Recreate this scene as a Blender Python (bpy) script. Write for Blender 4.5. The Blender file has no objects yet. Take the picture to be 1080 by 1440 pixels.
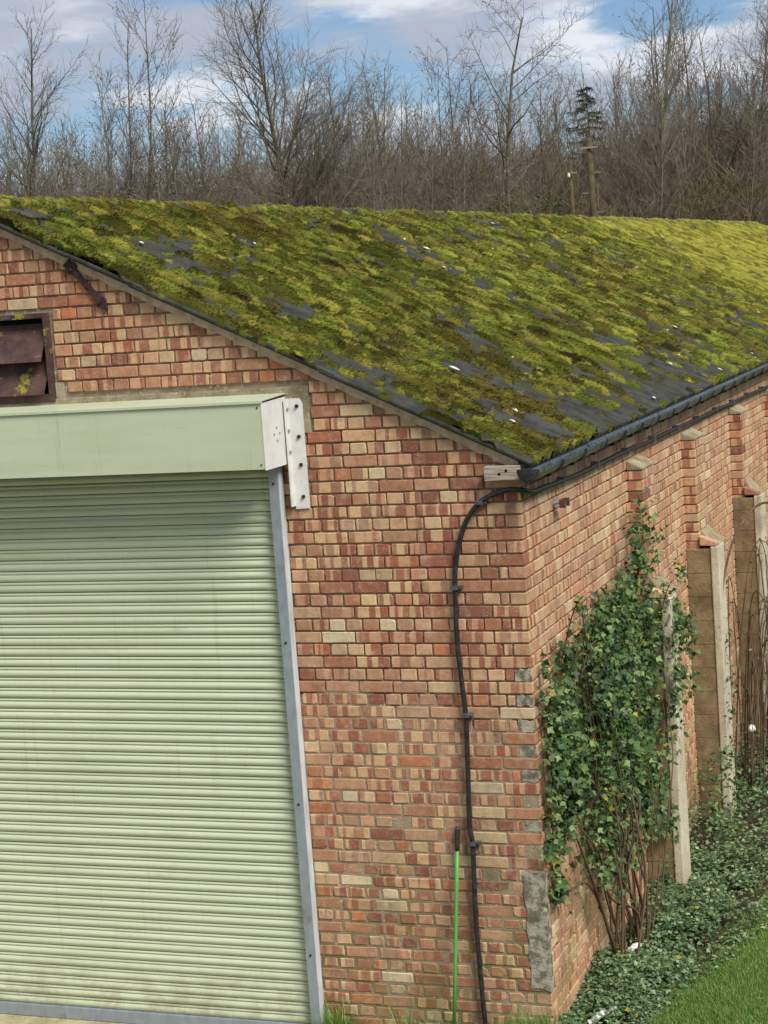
import bpy, bmesh, math, random
import numpy as np
from mathutils import Vector, Matrix

random.seed(7)
RNG = np.random.default_rng(11)
scene = bpy.context.scene
COL = scene.collection

# ------------------------------------------------------------------ camera
cam_data = bpy.data.cameras.new('camera')
cam = bpy.data.objects.new('camera', cam_data)
COL.objects.link(cam)
right = Vector((0.93859422, 0.33763867, -0.07100012))
up = Vector((0.0247358, 0.13940355, 0.98992666))
fwd = Vector((-0.34413519, 0.93089569, -0.1224916))
CAM = Vector((3.235, -11.2424, 4.9211))
m = Matrix((right, up, -fwd)).transposed().to_4x4()
m.translation = CAM
cam.matrix_world = m
cam_data.sensor_fit = 'VERTICAL'
cam_data.sensor_height = 24.0
cam_data.lens = 2624.48 / 1440.0 * 24.0
cam_data.clip_start = 0.1
cam_data.clip_end = 3000
scene.camera = cam

# ------------------------------------------------------------------ light
SUN_AZ = math.radians(124)      # from north (+y) clockwise towards +x
SUN_EL = math.radians(48)
world = bpy.data.worlds.new('World')
scene.world = world
world.use_nodes = True
wt = world.node_tree
wt.nodes.clear()


def wn(kind, **kw):
    n = wt.nodes.new(kind)
    for k, v in kw.items():
        setattr(n, k, v)
    return n


sky = wn('ShaderNodeTexSky', sky_type='NISHITA', sun_disc=False)
sky.sun_elevation = SUN_EL
sky.sun_rotation = SUN_AZ
sky.air_density = 1.0
sky.dust_density = 0.6
sky.ozone_density = 1.6
tc = wn('ShaderNodeTexCoord')


def wnoise(scale_vec, loc, scale, detail, rough):
    mp = wn('ShaderNodeMapping')
    mp.inputs['Scale'].default_value = scale_vec
    mp.inputs['Location'].default_value = loc
    nz = wn('ShaderNodeTexNoise')
    nz.inputs['Scale'].default_value = scale
    nz.inputs['Detail'].default_value = detail
    nz.inputs['Roughness'].default_value = rough
    wt.links.new(tc.outputs['Generated'], mp.inputs['Vector'])
    wt.links.new(mp.outputs[0], nz.inputs['Vector'])
    return nz


def wramp(fac, a, b):
    r = wn('ShaderNodeMapRange', interpolation_type='SMOOTHSTEP')
    r.inputs['From Min'].default_value = a
    r.inputs['From Max'].default_value = b
    wt.links.new(fac, r.inputs['Value'])
    return r.outputs[0]


def wmix(fac, a, b):
    x = wn('ShaderNodeMix', data_type='RGBA')
    if isinstance(fac, float):
        x.inputs[0].default_value = fac
    else:
        wt.links.new(fac, x.inputs[0])
    for s, v in ((6, a), (7, b)):
        if isinstance(v, tuple):
            x.inputs[s].default_value = (*v, 1)
        else:
            wt.links.new(v, x.inputs[s])
    return x.outputs[2]


SKYK = 0.085
cl1 = wnoise((1.0, 1.0, 3.6), (0.3, 0.9, 0.25), 9.0, 9, 0.6)     # white broken cloud
cl2 = wnoise((1.0, 1.0, 3.4), (1.85, 0.4, 0.9), 4.6, 9, 0.58)     # grey cloud banks
blue = wn('ShaderNodeMix', data_type='RGBA', blend_type='MULTIPLY')
blue.inputs[0].default_value = 1.0
blue.inputs[7].default_value = (0.70, 0.83, 1.0, 1)
wt.links.new(sky.outputs[0], blue.inputs[6])
c = wmix(wramp(cl1.outputs[0], 0.44, 0.60), blue.outputs[2], (8.0, 8.3, 8.9))
c = wmix(wramp(cl2.outputs[0], 0.47, 0.61), c, (4.5, 4.95, 5.9))
bg = wn('ShaderNodeBackground')
bg.inputs['Strength'].default_value = SKYK
wt.links.new(c, bg.inputs['Color'])
wo = wn('ShaderNodeOutputWorld')
wt.links.new(bg.outputs[0], wo.inputs[0])

sun_d = bpy.data.lights.new('sun', 'SUN')
sun_d.energy = 3.9
sun_d.angle = math.radians(25)
sun_d.color = (1.0, 0.955, 0.89)
sun = bpy.data.objects.new('sun', sun_d)
COL.objects.link(sun)
to_sun = Vector((math.sin(SUN_AZ) * math.cos(SUN_EL), math.cos(SUN_AZ) * math.cos(SUN_EL), math.sin(SUN_EL)))
sun.rotation_euler = to_sun.to_track_quat('Z', 'Y').to_euler()
sun.location = (20, -20, 30)

vs = scene.view_settings
vs.view_transform = 'Standard'
vs.look = 'None'
vs.exposure = 0.27
vs.gamma = 1.0
vs.use_curve_mapping = False


# ------------------------------------------------------------------ node helpers
class Mat:
    def __init__(self, name):
        self.m = bpy.data.materials.new(name)
        self.m.use_nodes = True
        self.t = self.m.node_tree
        self.b = self.t.nodes['Principled BSDF']
        self.out = self.t.nodes['Material Output']
        self.b.inputs['Specular IOR Level'].default_value = 0.3
        self._geo = None

    def n(self, kind, **kw):
        x = self.t.nodes.new(kind)
        for k, v in kw.items():
            setattr(x, k, v)
        return x

    def put(self, sock, v):
        if isinstance(v, bpy.types.NodeSocket):
            self.t.links.new(v, sock)
        elif isinstance(v, (tuple, list)) and len(v) == 3 and sock.type == 'RGBA':
            sock.default_value = (*v, 1)
        else:
            sock.default_value = v

    @property
    def pos(self):
        if not self._geo:
            self._geo = self.n('ShaderNodeNewGeometry')
        return self._geo.outputs['Position']

    def obj(self):
        return self.n('ShaderNodeTexCoord').outputs['Object']

    def attr(self, name, out='Color'):
        a = self.n('ShaderNodeAttribute')
        a.attribute_name = name
        return a.outputs[out]

    def noise(self, vec, scale, detail=4, rough=0.55, sv=None, dist=0.0):
        if sv:
            mp = self.n('ShaderNodeMapping')
            mp.inputs['Scale'].default_value = sv
            self.put(mp.inputs['Vector'], vec)
            vec = mp.outputs[0]
        x = self.n('ShaderNodeTexNoise')
        self.put(x.inputs['Vector'], vec)
        x.inputs['Scale'].default_value = scale
        x.inputs['Detail'].default_value = detail
        x.inputs['Roughness'].default_value = rough
        x.inputs['Distortion'].default_value = dist
        return x.outputs[0]

    def ramp(self, fac, a, b, lo=0.0, hi=1.0):
        r = self.n('ShaderNodeMapRange', interpolation_type='SMOOTHSTEP')
        self.put(r.inputs['Value'], fac)
        r.inputs['From Min'].default_value = a
        r.inputs['From Max'].default_value = b
        r.inputs['To Min'].default_value = lo
        r.inputs['To Max'].default_value = hi
        return r.outputs[0]

    def mix(self, fac, a, b, mode='MIX'):
        x = self.n('ShaderNodeMix', data_type='RGBA', blend_type=mode)
        self.put(x.inputs[0], fac)
        self.put(x.inputs[6], a)
        self.put(x.inputs[7], b)
        return x.outputs[2]

    def math(self, op, a, b=0.0):
        x = self.n('ShaderNodeMath', operation=op)
        self.put(x.inputs[0], a)
        self.put(x.inputs[1], b)
        return x.outputs[0]

    def xyz(self, v):
        s = self.n('ShaderNodeSeparateXYZ')
        self.put(s.inputs[0], v)
        return s.outputs

    def bump(self, h, dist=0.01, strength=0.6):
        x = self.n('ShaderNodeBump')
        x.inputs['Distance'].default_value = dist
        x.inputs['Strength'].default_value = strength
        self.put(x.inputs['Height'], h)
        self.put(self.b.inputs['Normal'], x.outputs[0])
        return x

    def fin(self, col=None, rough=0.85, metal=0.0, spec=None):
        if col is not None:
            self.put(self.b.inputs['Base Color'], col)
        self.put(self.b.inputs['Roughness'], rough)
        self.put(self.b.inputs['Metallic'], metal)
        if spec is not None:
            self.b.inputs['Specular IOR Level'].default_value = spec
        return self.m


def lin(r, g, b):
    f = lambda c: (c / 255.0) / 12.92 if c / 255.0 <= 0.04045 else ((c / 255.0 + 0.055) / 1.055) ** 2.4
    return (f(r), f(g), f(b))


MT = {}
# brick: fired clay with kiss-mark bands along the length, pits, pale bloom, green growth low down
M = Mat('brick')
uv = M.n('ShaderNodeUVMap').outputs[0]
ux = M.xyz(uv)
oi = M.n('ShaderNodeObjectInfo')
tone = M.mix(1.0, M.attr('tone'), oi.outputs['Color'], 'MULTIPLY')
rnd = M.math('ADD', M.attr('rnd', 'Fac'), oi.outputs['Random'])
nb = M.n('ShaderNodeTexNoise', noise_dimensions='1D')
M.put(nb.inputs['W'], M.math('ADD', M.math('MULTIPLY', ux[0], 13.0), M.math('MULTIPLY', rnd, 91.0)))
nb.inputs['Scale'].default_value = 1.0
nb.inputs['Detail'].default_value = 0.0
band = M.ramp(nb.outputs[0], 0.475, 0.515)
bs = M.n('ShaderNodeTexWhiteNoise', noise_dimensions='1D')
M.put(bs.inputs['W'], M.math('MULTIPLY', rnd, 37.7))
bstr = M.ramp(bs.outputs[0], 0.45, 0.60, 0.0, 0.92)
edge = M.noise(M.pos, 60, 3)
bandf = M.math('MULTIPLY', band, M.math('MULTIPLY', bstr, M.ramp(edge, 0.2, 0.5, 0.55, 1.0)))
pale = M.mix(M.math('FRACT', M.math('MULTIPLY', rnd, 13.7)), lin(216, 182, 134), lin(196, 146, 114))
dk = M.math('MULTIPLY', M.math('SUBTRACT', 1.0, band), M.math('MULTIPLY', bstr, 0.75))
colr = M.mix(bandf, M.mix(dk, tone, lin(146, 84, 66)), pale)
nf = M.noise(M.pos, 28, 5, 0.65)
colr = M.mix(M.ramp(nf, 0.35, 0.75, 0.0, 0.55), colr, M.mix(0.5, colr, lin(120, 66, 50)))
blot = M.noise(M.pos, 13, 6, 0.72)
colr = M.mix(M.ramp(blot, 0.50, 0.64, 0.0, 0.5), colr, M.mix(0.55, colr, lin(206, 182, 146)))
colr = M.mix(M.ramp(blot, 0.47, 0.34, 0.0, 0.55), colr, M.mix(0.6, colr, lin(104, 74, 58)))
colr = M.mix(0.05, colr, lin(150, 132, 112))
spk = M.noise(M.pos, 140, 2, 0.5)
colr = M.mix(M.ramp(spk, 0.62, 0.72, 0.0, 0.55), colr, lin(215, 190, 160))
colr = M.mix(M.ramp(M.noise(M.pos, 110, 2), 0.66, 0.74, 0.0, 0.6), colr, lin(70, 45, 38))
pz = M.xyz(M.pos)
big = M.noise(M.pos, 1.7, 5, 0.6)
bloom = M.math('MULTIPLY', M.ramp(M.math('ADD', M.noise(M.pos, 5.0, 6, 0.7), M.math('MULTIPLY', big, 0.5)), 0.80, 0.98), 0.36)
colr = M.mix(bloom, colr, lin(214, 196, 164))
low = M.math('MULTIPLY', M.ramp(pz[2], 1.75, 0.1), M.ramp(M.noise(M.pos, 3.2, 5, 0.65), 0.40, 0.66))
colr = M.mix(M.math('MULTIPLY', low, 0.5), colr, lin(118, 112, 58))
soot = M.ramp(M.noise(M.pos, 2.4, 6, 0.7, (1, 1, 0.45)), 0.52, 0.70, 0.0, 0.45)
colr = M.mix(soot, colr, lin(112, 76, 62))
M.bump(M.math('ADD', M.noise(M.pos, 55, 5, 0.7), M.math('MULTIPLY', spk, 0.4)), 0.006, 0.55)
MT['brick'] = M.fin(colr, 0.9, spec=0.2)

M = Mat('mortar')
n1 = M.noise(M.pos, 9, 6, 0.7)
cm = M.mix(n1, lin(120, 102, 80), lin(192, 174, 148))
cm = M.mix(M.ramp(M.noise(M.pos, 1.6, 5, 0.6), 0.46, 0.66, 0.0, 0.6), cm, lin(100, 82, 64))
cm = M.mix(M.ramp(M.noise(M.pos, 34, 3), 0.63, 0.72, 0, 0.9), cm, lin(215, 205, 188))
pz = M.xyz(M.pos)
cm = M.mix(M.math('MULTIPLY', M.ramp(pz[2], 1.7, 0.1), M.ramp(M.noise(M.pos, 4.0, 5), 0.36, 0.62, 0, 0.65)), cm, lin(104, 100, 44))
M.bump(M.noise(M.pos, 70, 5, 0.75), 0.012, 0.9)
MT['mortar'] = M.fin(cm, 0.95, spec=0.1)

M = Mat('cement')
n1 = M.noise(M.pos, 11, 5, 0.6)
cm = M.mix(M.ramp(n1, 0.42, 0.58), lin(118, 110, 94), lin(176, 168, 150))
cm = M.mix(M.ramp(M.noise(M.pos, 26, 5, 0.75), 0.54, 0.66, 0, 0.75), cm, lin(92, 84, 70))
M.bump(M.noise(M.pos, 48, 6, 0.75), 0.012, 0.9)
MT['cement'] = M.fin(cm, 0.95, spec=0.1)

M = Mat('lintel_concrete')
n1 = M.noise(M.pos, 6, 6, 0.7)
cm = M.mix(M.ramp(n1, 0.3, 0.7), lin(128, 116, 90), lin(176, 164, 136))
cm = M.mix(M.ramp(M.noise(M.pos, 3.0, 5, 0.6, (1, 1, 0.3)), 0.5, 0.7, 0, 0.6), cm, lin(104, 98, 58))
cm = M.mix(M.ramp(M.noise(M.pos, 60, 3), 0.64, 0.7, 0, 0.7), cm, lin(206, 198, 180))
M.bump(M.noise(M.pos, 40, 6, 0.75), 0.014, 0.9)
MT['lintel'] = M.fin(cm, 0.95, spec=0.1)

M = Mat('verge_mortar')
n1 = M.noise(M.pos, 12, 6, 0.7)
cm = M.mix(M.ramp(n1, 0.3, 0.7), lin(176, 148, 120), lin(212, 188, 160))
cm = M.mix(M.ramp(M.noise(M.pos, 30, 4, 0.7), 0.6, 0.72, 0, 0.6), cm, lin(120, 98, 74))
M.bump(M.noise(M.pos, 60, 6, 0.75), 0.012, 0.8)
MT['verge'] = M.fin(cm, 0.95, spec=0.1)

M = Mat('pale_concrete')
n1 = M.noise(M.pos, 5, 6, 0.7)
cm = M.mix(M.ramp(n1, 0.3, 0.7), lin(178, 166, 140), lin(206, 196, 172))
cm = M.mix(M.ramp(M.noise(M.pos, 3.5, 5, 0.7, (1, 1, 0.35)), 0.55, 0.7, 0, 0.65), cm, lin(128, 118, 78))
cm = M.mix(M.ramp(M.noise(M.pos, 28, 3), 0.62, 0.7, 0, 0.5), cm, lin(90, 84, 64))
M.bump(M.noise(M.pos, 50, 5, 0.7), 0.008, 0.7)
MT['pale_concrete'] = M.fin(cm, 0.93, spec=0.12)

M = Mat('brown_block')
n1 = M.noise(M.pos, 4, 6, 0.7)
cm = M.mix(M.ramp(n1, 0.32, 0.7), lin(116, 98, 72), lin(160, 138, 104))
cm = M.mix(M.ramp(M.noise(M.pos, 2.2, 5, 0.7), 0.52, 0.7, 0, 0.7), cm, lin(86, 80, 44))
M.bump(M.noise(M.pos, 60, 5, 0.75), 0.012, 0.8)
MT['block'] = M.fin(cm, 0.95, spec=0.1)

M = Mat('shutter_green')
n1 = M.noise(M.pos, 3.0, 5, 0.6, (0.35, 1, 3))
cm = M.mix(M.ramp(n1, 0.35, 0.7), lin(192, 199, 170), lin(183, 191, 159))
cm = M.mix(M.ramp(M.noise(M.pos, 5, 6, 0.7, (0.5, 1, 1.6)), 0.56, 0.76, 0, 0.38), cm, lin(150, 152, 116))
cm = M.mix(M.ramp(M.noise(M.pos, 90, 2), 0.7, 0.76, 0, 0.35), cm, lin(120, 112, 84))
M.bump(M.noise(M.pos, 3.2, 2, 0.5), 0.02, 0.12)
oi = M.n('ShaderNodeObjectInfo')
cm = M.mix(M.math('MULTIPLY', oi.outputs['Random'], 0.16), cm, lin(160, 166, 134))
cm = M.mix(M.ramp(M.noise(M.pos, 4.0, 6, 0.72, (5, 1, 0.22)), 0.55, 0.76, 0, 0.30), cm, lin(134, 128, 98))
cm = M.mix(M.ramp(M.noise(M.pos, 9.0, 5, 0.75, (0.25, 1, 5)), 0.62, 0.72, 0, 0.35), cm, lin(140, 136, 112))
pz = M.xyz(M.pos)
cm = M.mix(M.math('MULTIPLY', M.ramp(pz[2], 0.5, -0.1), M.ramp(M.noise(M.pos, 7, 5, 0.7), 0.35, 0.65, 0, 0.55)), cm, lin(142, 130, 96))
MT['green'] = M.fin(cm, 0.42, spec=0.4)

M = Mat('white_paint')
n1 = M.noise(M.pos, 6, 6, 0.65)
cm = M.mix(M.ramp(n1, 0.4, 0.7), lin(216, 214, 210), lin(200, 196, 188))
cm = M.mix(M.ramp(M.noise(M.pos, 22, 5, 0.75, (1, 1, 0.35)), 0.63, 0.72, 0, 0.55), cm, lin(160, 142, 112))
MT['white'] = M.fin(cm, 0.5, spec=0.35)

M = Mat('galvanised')
n1 = M.noise(M.pos, 26, 4, 0.6, (1, 1, 0.5))
cm = M.mix(n1, lin(132, 142, 152), lin(172, 180, 186))
cm = M.mix(M.ramp(M.noise(M.pos, 5, 5, 0.7), 0.55, 0.72, 0, 0.5), cm, lin(112, 106, 92))
MT['galv'] = M.fin(cm, M.ramp(n1, 0.3, 0.7, 0.38, 0.6), 0.45, 0.5)

M = Mat('galvanised_lit')  # lighter copy of galvanised: light on the outer guide face put into colour
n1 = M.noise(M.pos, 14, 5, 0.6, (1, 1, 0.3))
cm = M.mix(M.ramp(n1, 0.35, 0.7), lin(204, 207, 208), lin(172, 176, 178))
MT['galv_lit'] = M.fin(cm, 0.5, 0.0, 0.4)

M = Mat('black_plastic')
n1 = M.noise(M.pos, 16, 5, 0.65)
cm = M.mix(M.ramp(n1, 0.4, 0.75), lin(62, 66, 72), lin(98, 103, 108))
MT['black'] = M.fin(cm, M.ramp(n1, 0.3, 0.7, 0.20, 0.38), 0, 0.6)

M = Mat('black_rubber')
n1 = M.noise(M.pos, 22, 5, 0.65)
cm = M.mix(M.ramp(n1, 0.4, 0.75), lin(30, 28, 32), lin(62, 58, 58))
MT['rubber'] = M.fin(cm, 0.5, 0, 0.4)

M = Mat('rusty_steel')
n1 = M.noise(M.pos, 7, 6, 0.7)
cm = M.mix(M.ramp(n1, 0.3, 0.7), lin(60, 44, 44), lin(98, 70, 62))
cm = M.mix(M.ramp(M.noise(M.pos, 4.5, 5, 0.7), 0.56, 0.62, 0, 0.9), cm, lin(150, 138, 40))
cm = M.mix(M.ramp(M.noise(M.pos, 13, 5, 0.7, (1, 1, 2)), 0.60, 0.72, 0, 0.6), cm, lin(158, 150, 140))
M.bump(M.noise(M.pos, 40, 5, 0.7), 0.006, 0.5)
MT['rust'] = M.fin(cm, 0.62, 0.2, 0.4)

M = Mat('dark_iron')
n1 = M.noise(M.pos, 30, 5, 0.7)
cm = M.mix(M.ramp(n1, 0.3, 0.7), lin(34, 28, 30), lin(78, 58, 50))
M.bump(n1, 0.01, 0.6)
MT['iron'] = M.fin(cm, 0.7, 0.2, 0.35)

M = Mat('weathered_timber')
n1 = M.noise(M.pos, 14, 5, 0.65, (0.5, 1, 9))
cm = M.mix(M.ramp(n1, 0.3, 0.7), lin(122, 108, 94), lin(184, 172, 156))
M.bump(n1, 0.006, 0.6)
MT['timber'] = M.fin(cm, 0.9, spec=0.15)

M = Mat('roof_cement_sheet')
n1 = M.noise(M.pos, 5, 6, 0.7)
cm = M.mix(M.ramp(n1, 0.3, 0.7), lin(48, 48, 46), lin(82, 82, 78))
cm = M.mix(M.ramp(M.noise(M.pos, 38, 4, 0.7), 0.62, 0.74, 0, 0.6), cm, lin(126, 126, 116))
cm = M.mix(M.ramp(M.noise(M.pos, 2.6, 5, 0.7), 0.48, 0.66, 0, 0.6), cm, lin(70, 72, 44))
M.bump(M.noise(M.pos, 60, 5, 0.7), 0.006, 0.7)
MT['sheet'] = M.fin(cm, 0.92, spec=0.15)

M = Mat('moss')
cm = M.attr('tone')
n1 = M.noise(M.pos, 85, 4, 0.7)
cm = M.mix(M.ramp(n1, 0.35, 0.7, 0.0, 0.5), cm, M.mix(1.0, cm, (1.35, 1.3, 0.9), 'MULTIPLY'))
cm = M.mix(M.ramp(M.noise(M.pos, 38, 4, 0.7), 0.52, 0.7, 0, 0.5), cm, lin(74, 66, 22))
M.bump(M.math('ADD', n1, M.noise(M.pos, 200, 3, 0.7)), 0.012, 0.8)
MT['moss'] = M.fin(cm, 0.95, spec=0.08)


def leafy(name, tint=(1, 1, 1), rough=0.5, spec=0.3, trans=0.22):
    M = Mat(name)
    cm = M.attr('tone')
    nn = M.noise(M.pos, 30, 3, 0.6)
    cm = M.mix(M.ramp(nn, 0.3, 0.7, 0, 0.35), cm, M.mix(1.0, cm, (0.65, 0.7, 0.6), 'MULTIPLY'))
    M.fin(cm, rough, spec=spec)
    if trans:
        tr = M.n('ShaderNodeBsdfTranslucent')
        M.put(tr.inputs[0], M.mix(1.0, cm, (1.1, 1.25, 0.5), 'MULTIPLY'))
        ms = M.n('ShaderNodeMixShader')
        ms.inputs[0].default_value = trans
        M.t.links.new(M.b.outputs[0], ms.inputs[1])
        M.t.links.new(tr.outputs[0], ms.inputs[2])
        M.t.links.new(ms.outputs[0], M.out.inputs[0])
    return M.m


MT['leaf'] = leafy('leaf')
MT['grass'] = leafy('grass_blade', rough=0.6)


def barky(name, a, b, g=None):
    M = Mat(name)
    n1 = M.noise(M.obj(), 3.0, 5, 0.65)
    oi = M.n('ShaderNodeObjectInfo')
    cm = M.mix(M.ramp(n1, 0.3, 0.7), lin(*a), lin(*b))
    cm = M.mix(M.math('MULTIPLY', oi.outputs['Random'], 0.35), cm, lin(*(g or b)))
    return M.fin(cm, 0.9, spec=0.1)


MT['bark'] = barky('bark', (82, 76, 64), (130, 122, 106), (118, 114, 92))
MT['twig'] = barky('twig', (92, 84, 74), (132, 120, 106), (126, 120, 98))
MT['scrub'] = barky('scrub_twig', (84, 74, 58), (122, 110, 86), (112, 110, 74))
MT['stem'] = barky('stem', (78, 62, 48), (112, 92, 72))
MT['needle'] = barky('needle', (40, 48, 36), (58, 66, 48))
MT['pole'] = barky('pole_timber', (64, 58, 42), (96, 86, 62), (84, 88, 44))

M = Mat('soil')
cm = M.mix(M.ramp(M.noise(M.pos, 14, 6, 0.7), 0.3, 0.7), lin(52, 44, 34), lin(92, 78, 60))
M.bump(M.noise(M.pos, 22, 6, 0.75), 0.05, 0.8)
MT['soil'] = M.fin(cm, 0.97, spec=0.08)
M = Mat('lawn')
cm = M.mix(M.ramp(M.noise(M.pos, 9, 6, 0.7), 0.3, 0.7), lin(54, 84, 26), lin(84, 116, 44))
M.bump(M.noise(M.pos, 60, 5, 0.75), 0.03, 0.8)
MT['lawn'] = M.fin(cm, 0.97, spec=0.08)
M = Mat('field')
cm = M.mix(M.ramp(M.noise(M.pos, 0.35, 6, 0.7), 0.3, 0.7), lin(74, 66, 46), lin(96, 92, 58))
cm = M.mix(M.ramp(M.noise(M.pos, 2.6, 6, 0.7), 0.45, 0.7), cm, lin(66, 56, 42))
M.bump(M.noise(M.pos, 2.5, 6, 0.75), 0.5, 0.8)
MT['field'] = M.fin(cm, 0.97, spec=0.05)
M = Mat('apron')
cm = M.mix(M.ramp(M.noise(M.pos, 6, 6, 0.7), 0.3, 0.7), lin(150, 138, 104), lin(182, 172, 138))
cm = M.mix(M.ramp(M.noise(M.pos, 40, 4, 0.7), 0.55, 0.7), cm, lin(108, 98, 72))
M.bump(M.noise(M.pos, 60, 5, 0.75), 0.01, 0.8)
MT['apron'] = M.fin(cm, 0.95, spec=0.1)

M = Mat('far_brick')
bt = M.n('ShaderNodeTexBrick')
mp = M.n('ShaderNodeMapping')
mp.inputs['Rotation'].default_value = (math.radians(90), 0, math.radians(90))
M.put(mp.inputs['Vector'], M.pos)
M.put(bt.inputs['Vector'], mp.outputs[0])
bt.inputs['Scale'].default_value = 1.0
bt.inputs['Brick Width'].default_value = 0.238
bt.inputs['Row Height'].default_value = 0.083
bt.inputs['Mortar Size'].default_value = 0.006
bt.inputs['Color1'].default_value = (*lin(176, 108, 84), 1)
bt.inputs['Color2'].default_value = (*lin(196, 146, 112), 1)
bt.inputs['Mortar'].default_value = (*lin(140, 126, 102), 1)
MT['far_brick'] = M.fin(bt.outputs[0], 0.92, spec=0.1)

for nm, colr, r in (('pole_green', lin(86, 160, 80), 0.45), ('litter_white', lin(218, 212, 206), 0.5),
                    ('lichen', lin(206, 204, 186), 0.9), ('dark', lin(14, 14, 13), 0.9)):
    M = Mat(nm)
    k = M.noise(M.pos, 25, 5, 0.7)
    MT[nm] = M.fin(M.mix(M.ramp(k, 0.4, 0.75, 0, 0.4), colr, tuple(v * 0.6 for v in colr)), r)


# ------------------------------------------------------------------ mesh helpers
def link(name, me, parent=None, mat=None):
    o = bpy.data.objects.new(name, me)
    COL.objects.link(o)
    if parent:
        o.parent = parent
    if mat:
        o.data.materials.append(MT[mat])
    return o


def empty(name, loc=(0, 0, 0)):
    o = bpy.data.objects.new(name, None)
    COL.objects.link(o)
    o.location = loc
    o.empty_display_size = 0.2
    return o


def tag(o, label=None, cat=None, group=None, kind=None):
    if label:
        o['label'] = label
    if cat:
        o['category'] = cat
    if group:
        o['group'] = group
    if kind:
        o['kind'] = kind
    return o


class MB:
    """collects verts and faces, builds one mesh object"""

    def __init__(self):
        self.v, self.f, self.tone, self.rnd, self.uv = [], [], [], [], []

    def add(self, vs, fs):
        b = len(self.v)
        self.v.extend(vs)
        self.f.extend([tuple(i + b for i in f) for f in fs])

    def box(self, x0, x1, y0, y1, z0, z1):
        self.add([(x0, y0, z0), (x1, y0, z0), (x1, y1, z0), (x0, y1, z0), (x0, y0, z1), (x1, y0, z1), (x1, y1, z1), (x0, y1, z1)],
                 [(3, 2, 1, 0), (4, 5, 6, 7), (0, 1, 5, 4), (1, 2, 6, 5), (2, 3, 7, 6), (3, 0, 4, 7)])

    def prism(self, poly, axis, a, b):
        """poly 2-D points, extruded along axis from a to b"""
        def P(q, w):
            return {0: (w, q[0], q[1]), 1: (q[0], w, q[1]), 2: (q[0], q[1], w)}[axis]
        n = len(poly)
        self.add([P(q, a) for q in poly] + [P(q, b) for q in poly],
                 [tuple(range(n))[::-1], tuple(range(n, 2 * n))] + [(i, (i + 1) % n, n + (i + 1) % n, n + i) for i in range(n)])

    def tube(self, pts, r, sides=8, caps=True):
        pts = [Vector(p) for p in pts]
        rs = r if isinstance(r, (list, tuple)) else [r] * len(pts)
        base = len(self.v)
        ref = None
        for i, p in enumerate(pts):
            d = (pts[min(i + 1, len(pts) - 1)] - pts[max(i - 1, 0)]).normalized()
            if ref is None:
                ref = d.orthogonal().normalized()
            ref = (ref - d * ref.dot(d))
            ref = ref.normalized() if ref.length > 1e-6 else d.orthogonal().normalized()
            w = d.cross(ref)
            for k in range(sides):
                a = 2 * math.pi * k / sides
                self.v.append(tuple(p + (ref * math.cos(a) + w * math.sin(a)) * rs[i]))
        for i in range(len(pts) - 1):
            for k in range(sides):
                a = base + i * sides + k
                b = base + i * sides + (k + 1) % sides
                self.f.append((a, b, b + sides, a + sides))
        if caps:
            self.f.append(tuple(base + k for k in range(sides))[::-1])
            e = base + (len(pts) - 1) * sides
            self.f.append(tuple(e + k for k in range(sides)))

    def build(self, name, mat, parent=None, smooth=False, bevel=0.0):
        me = bpy.data.meshes.new(name)
        me.from_pydata(self.v, [], self.f)
        bm = bmesh.new()
        bm.from_mesh(me)
        bmesh.ops.recalc_face_normals(bm, faces=bm.faces)
        if bevel:
            es = [e for e in bm.edges if e.is_manifold and e.calc_face_angle(0) > 0.6]
            bmesh.ops.bevel(bm, geom=es, offset=bevel, segments=2, affect='EDGES', profile=0.6)
        bm.to_mesh(me)
        bm.free()
        if smooth:
            me.shade_smooth()
        return link(name, me, parent, mat)


def np_mesh(name, V, F, mat, parent=None, tone=None, smooth=False):
    """V (n,3), F (m,k) arrays"""
    me = bpy.data.meshes.new(name)
    V = np.ascontiguousarray(V, dtype=np.float32)
    F = np.ascontiguousarray(F, dtype=np.int32)
    me.vertices.add(len(V))
    me.vertices.foreach_set('co', V.ravel())
    k = F.shape[1]
    me.loops.add(F.size)
    me.loops.foreach_set('vertex_index', F.ravel())
    me.polygons.add(len(F))
    me.polygons.foreach_set('loop_start', np.arange(0, F.size, k, dtype=np.int32))
    me.polygons.foreach_set('loop_total', np.full(len(F), k, dtype=np.int32))
    if tone is not None:
        a = me.color_attributes.new('tone', 'FLOAT_COLOR', 'POINT')
        c4 = np.ones((len(V), 4), np.float32)
        c4[:, :3] = tone
        a.data.foreach_set('color', c4.ravel())
    me.update(calc_edges=True)
    me.validate()
    if smooth:
        me.shade_smooth()
    return link(name, me, parent, mat)


def catmull(pts, n=6):
    P = [Vector(p) for p in pts]
    P = [P[0] * 2 - P[1]] + P + [P[-1] * 2 - P[-2]]
    out = []
    for i in range(1, len(P) - 2):
        a, b, c, d = P[i - 1], P[i], P[i + 1], P[i + 2]
        for k in range(n):
            t = k / n
            out.append(0.5 * ((2 * b) + (c - a) * t + (2 * a - 5 * b + 4 * c - d) * t * t + (3 * b - a - 3 * c + d) * t ** 3))
    out.append(P[-2])
    return out


def hsh(x, y, seed=0):
    x = np.asarray(x).astype(np.int64)
    y = np.asarray(y).astype(np.int64)
    h = (x * 374761393 + y * 668265263 + seed * 1442695041) & 0xffffffff
    h = ((h ^ (h >> 13)) * 1274126177) & 0xffffffff
    h = ((h ^ (h >> 15)) * 2246822519) & 0xffffffff
    return ((h ^ (h >> 16)) & 0xfffff) / float(0xfffff)


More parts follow.
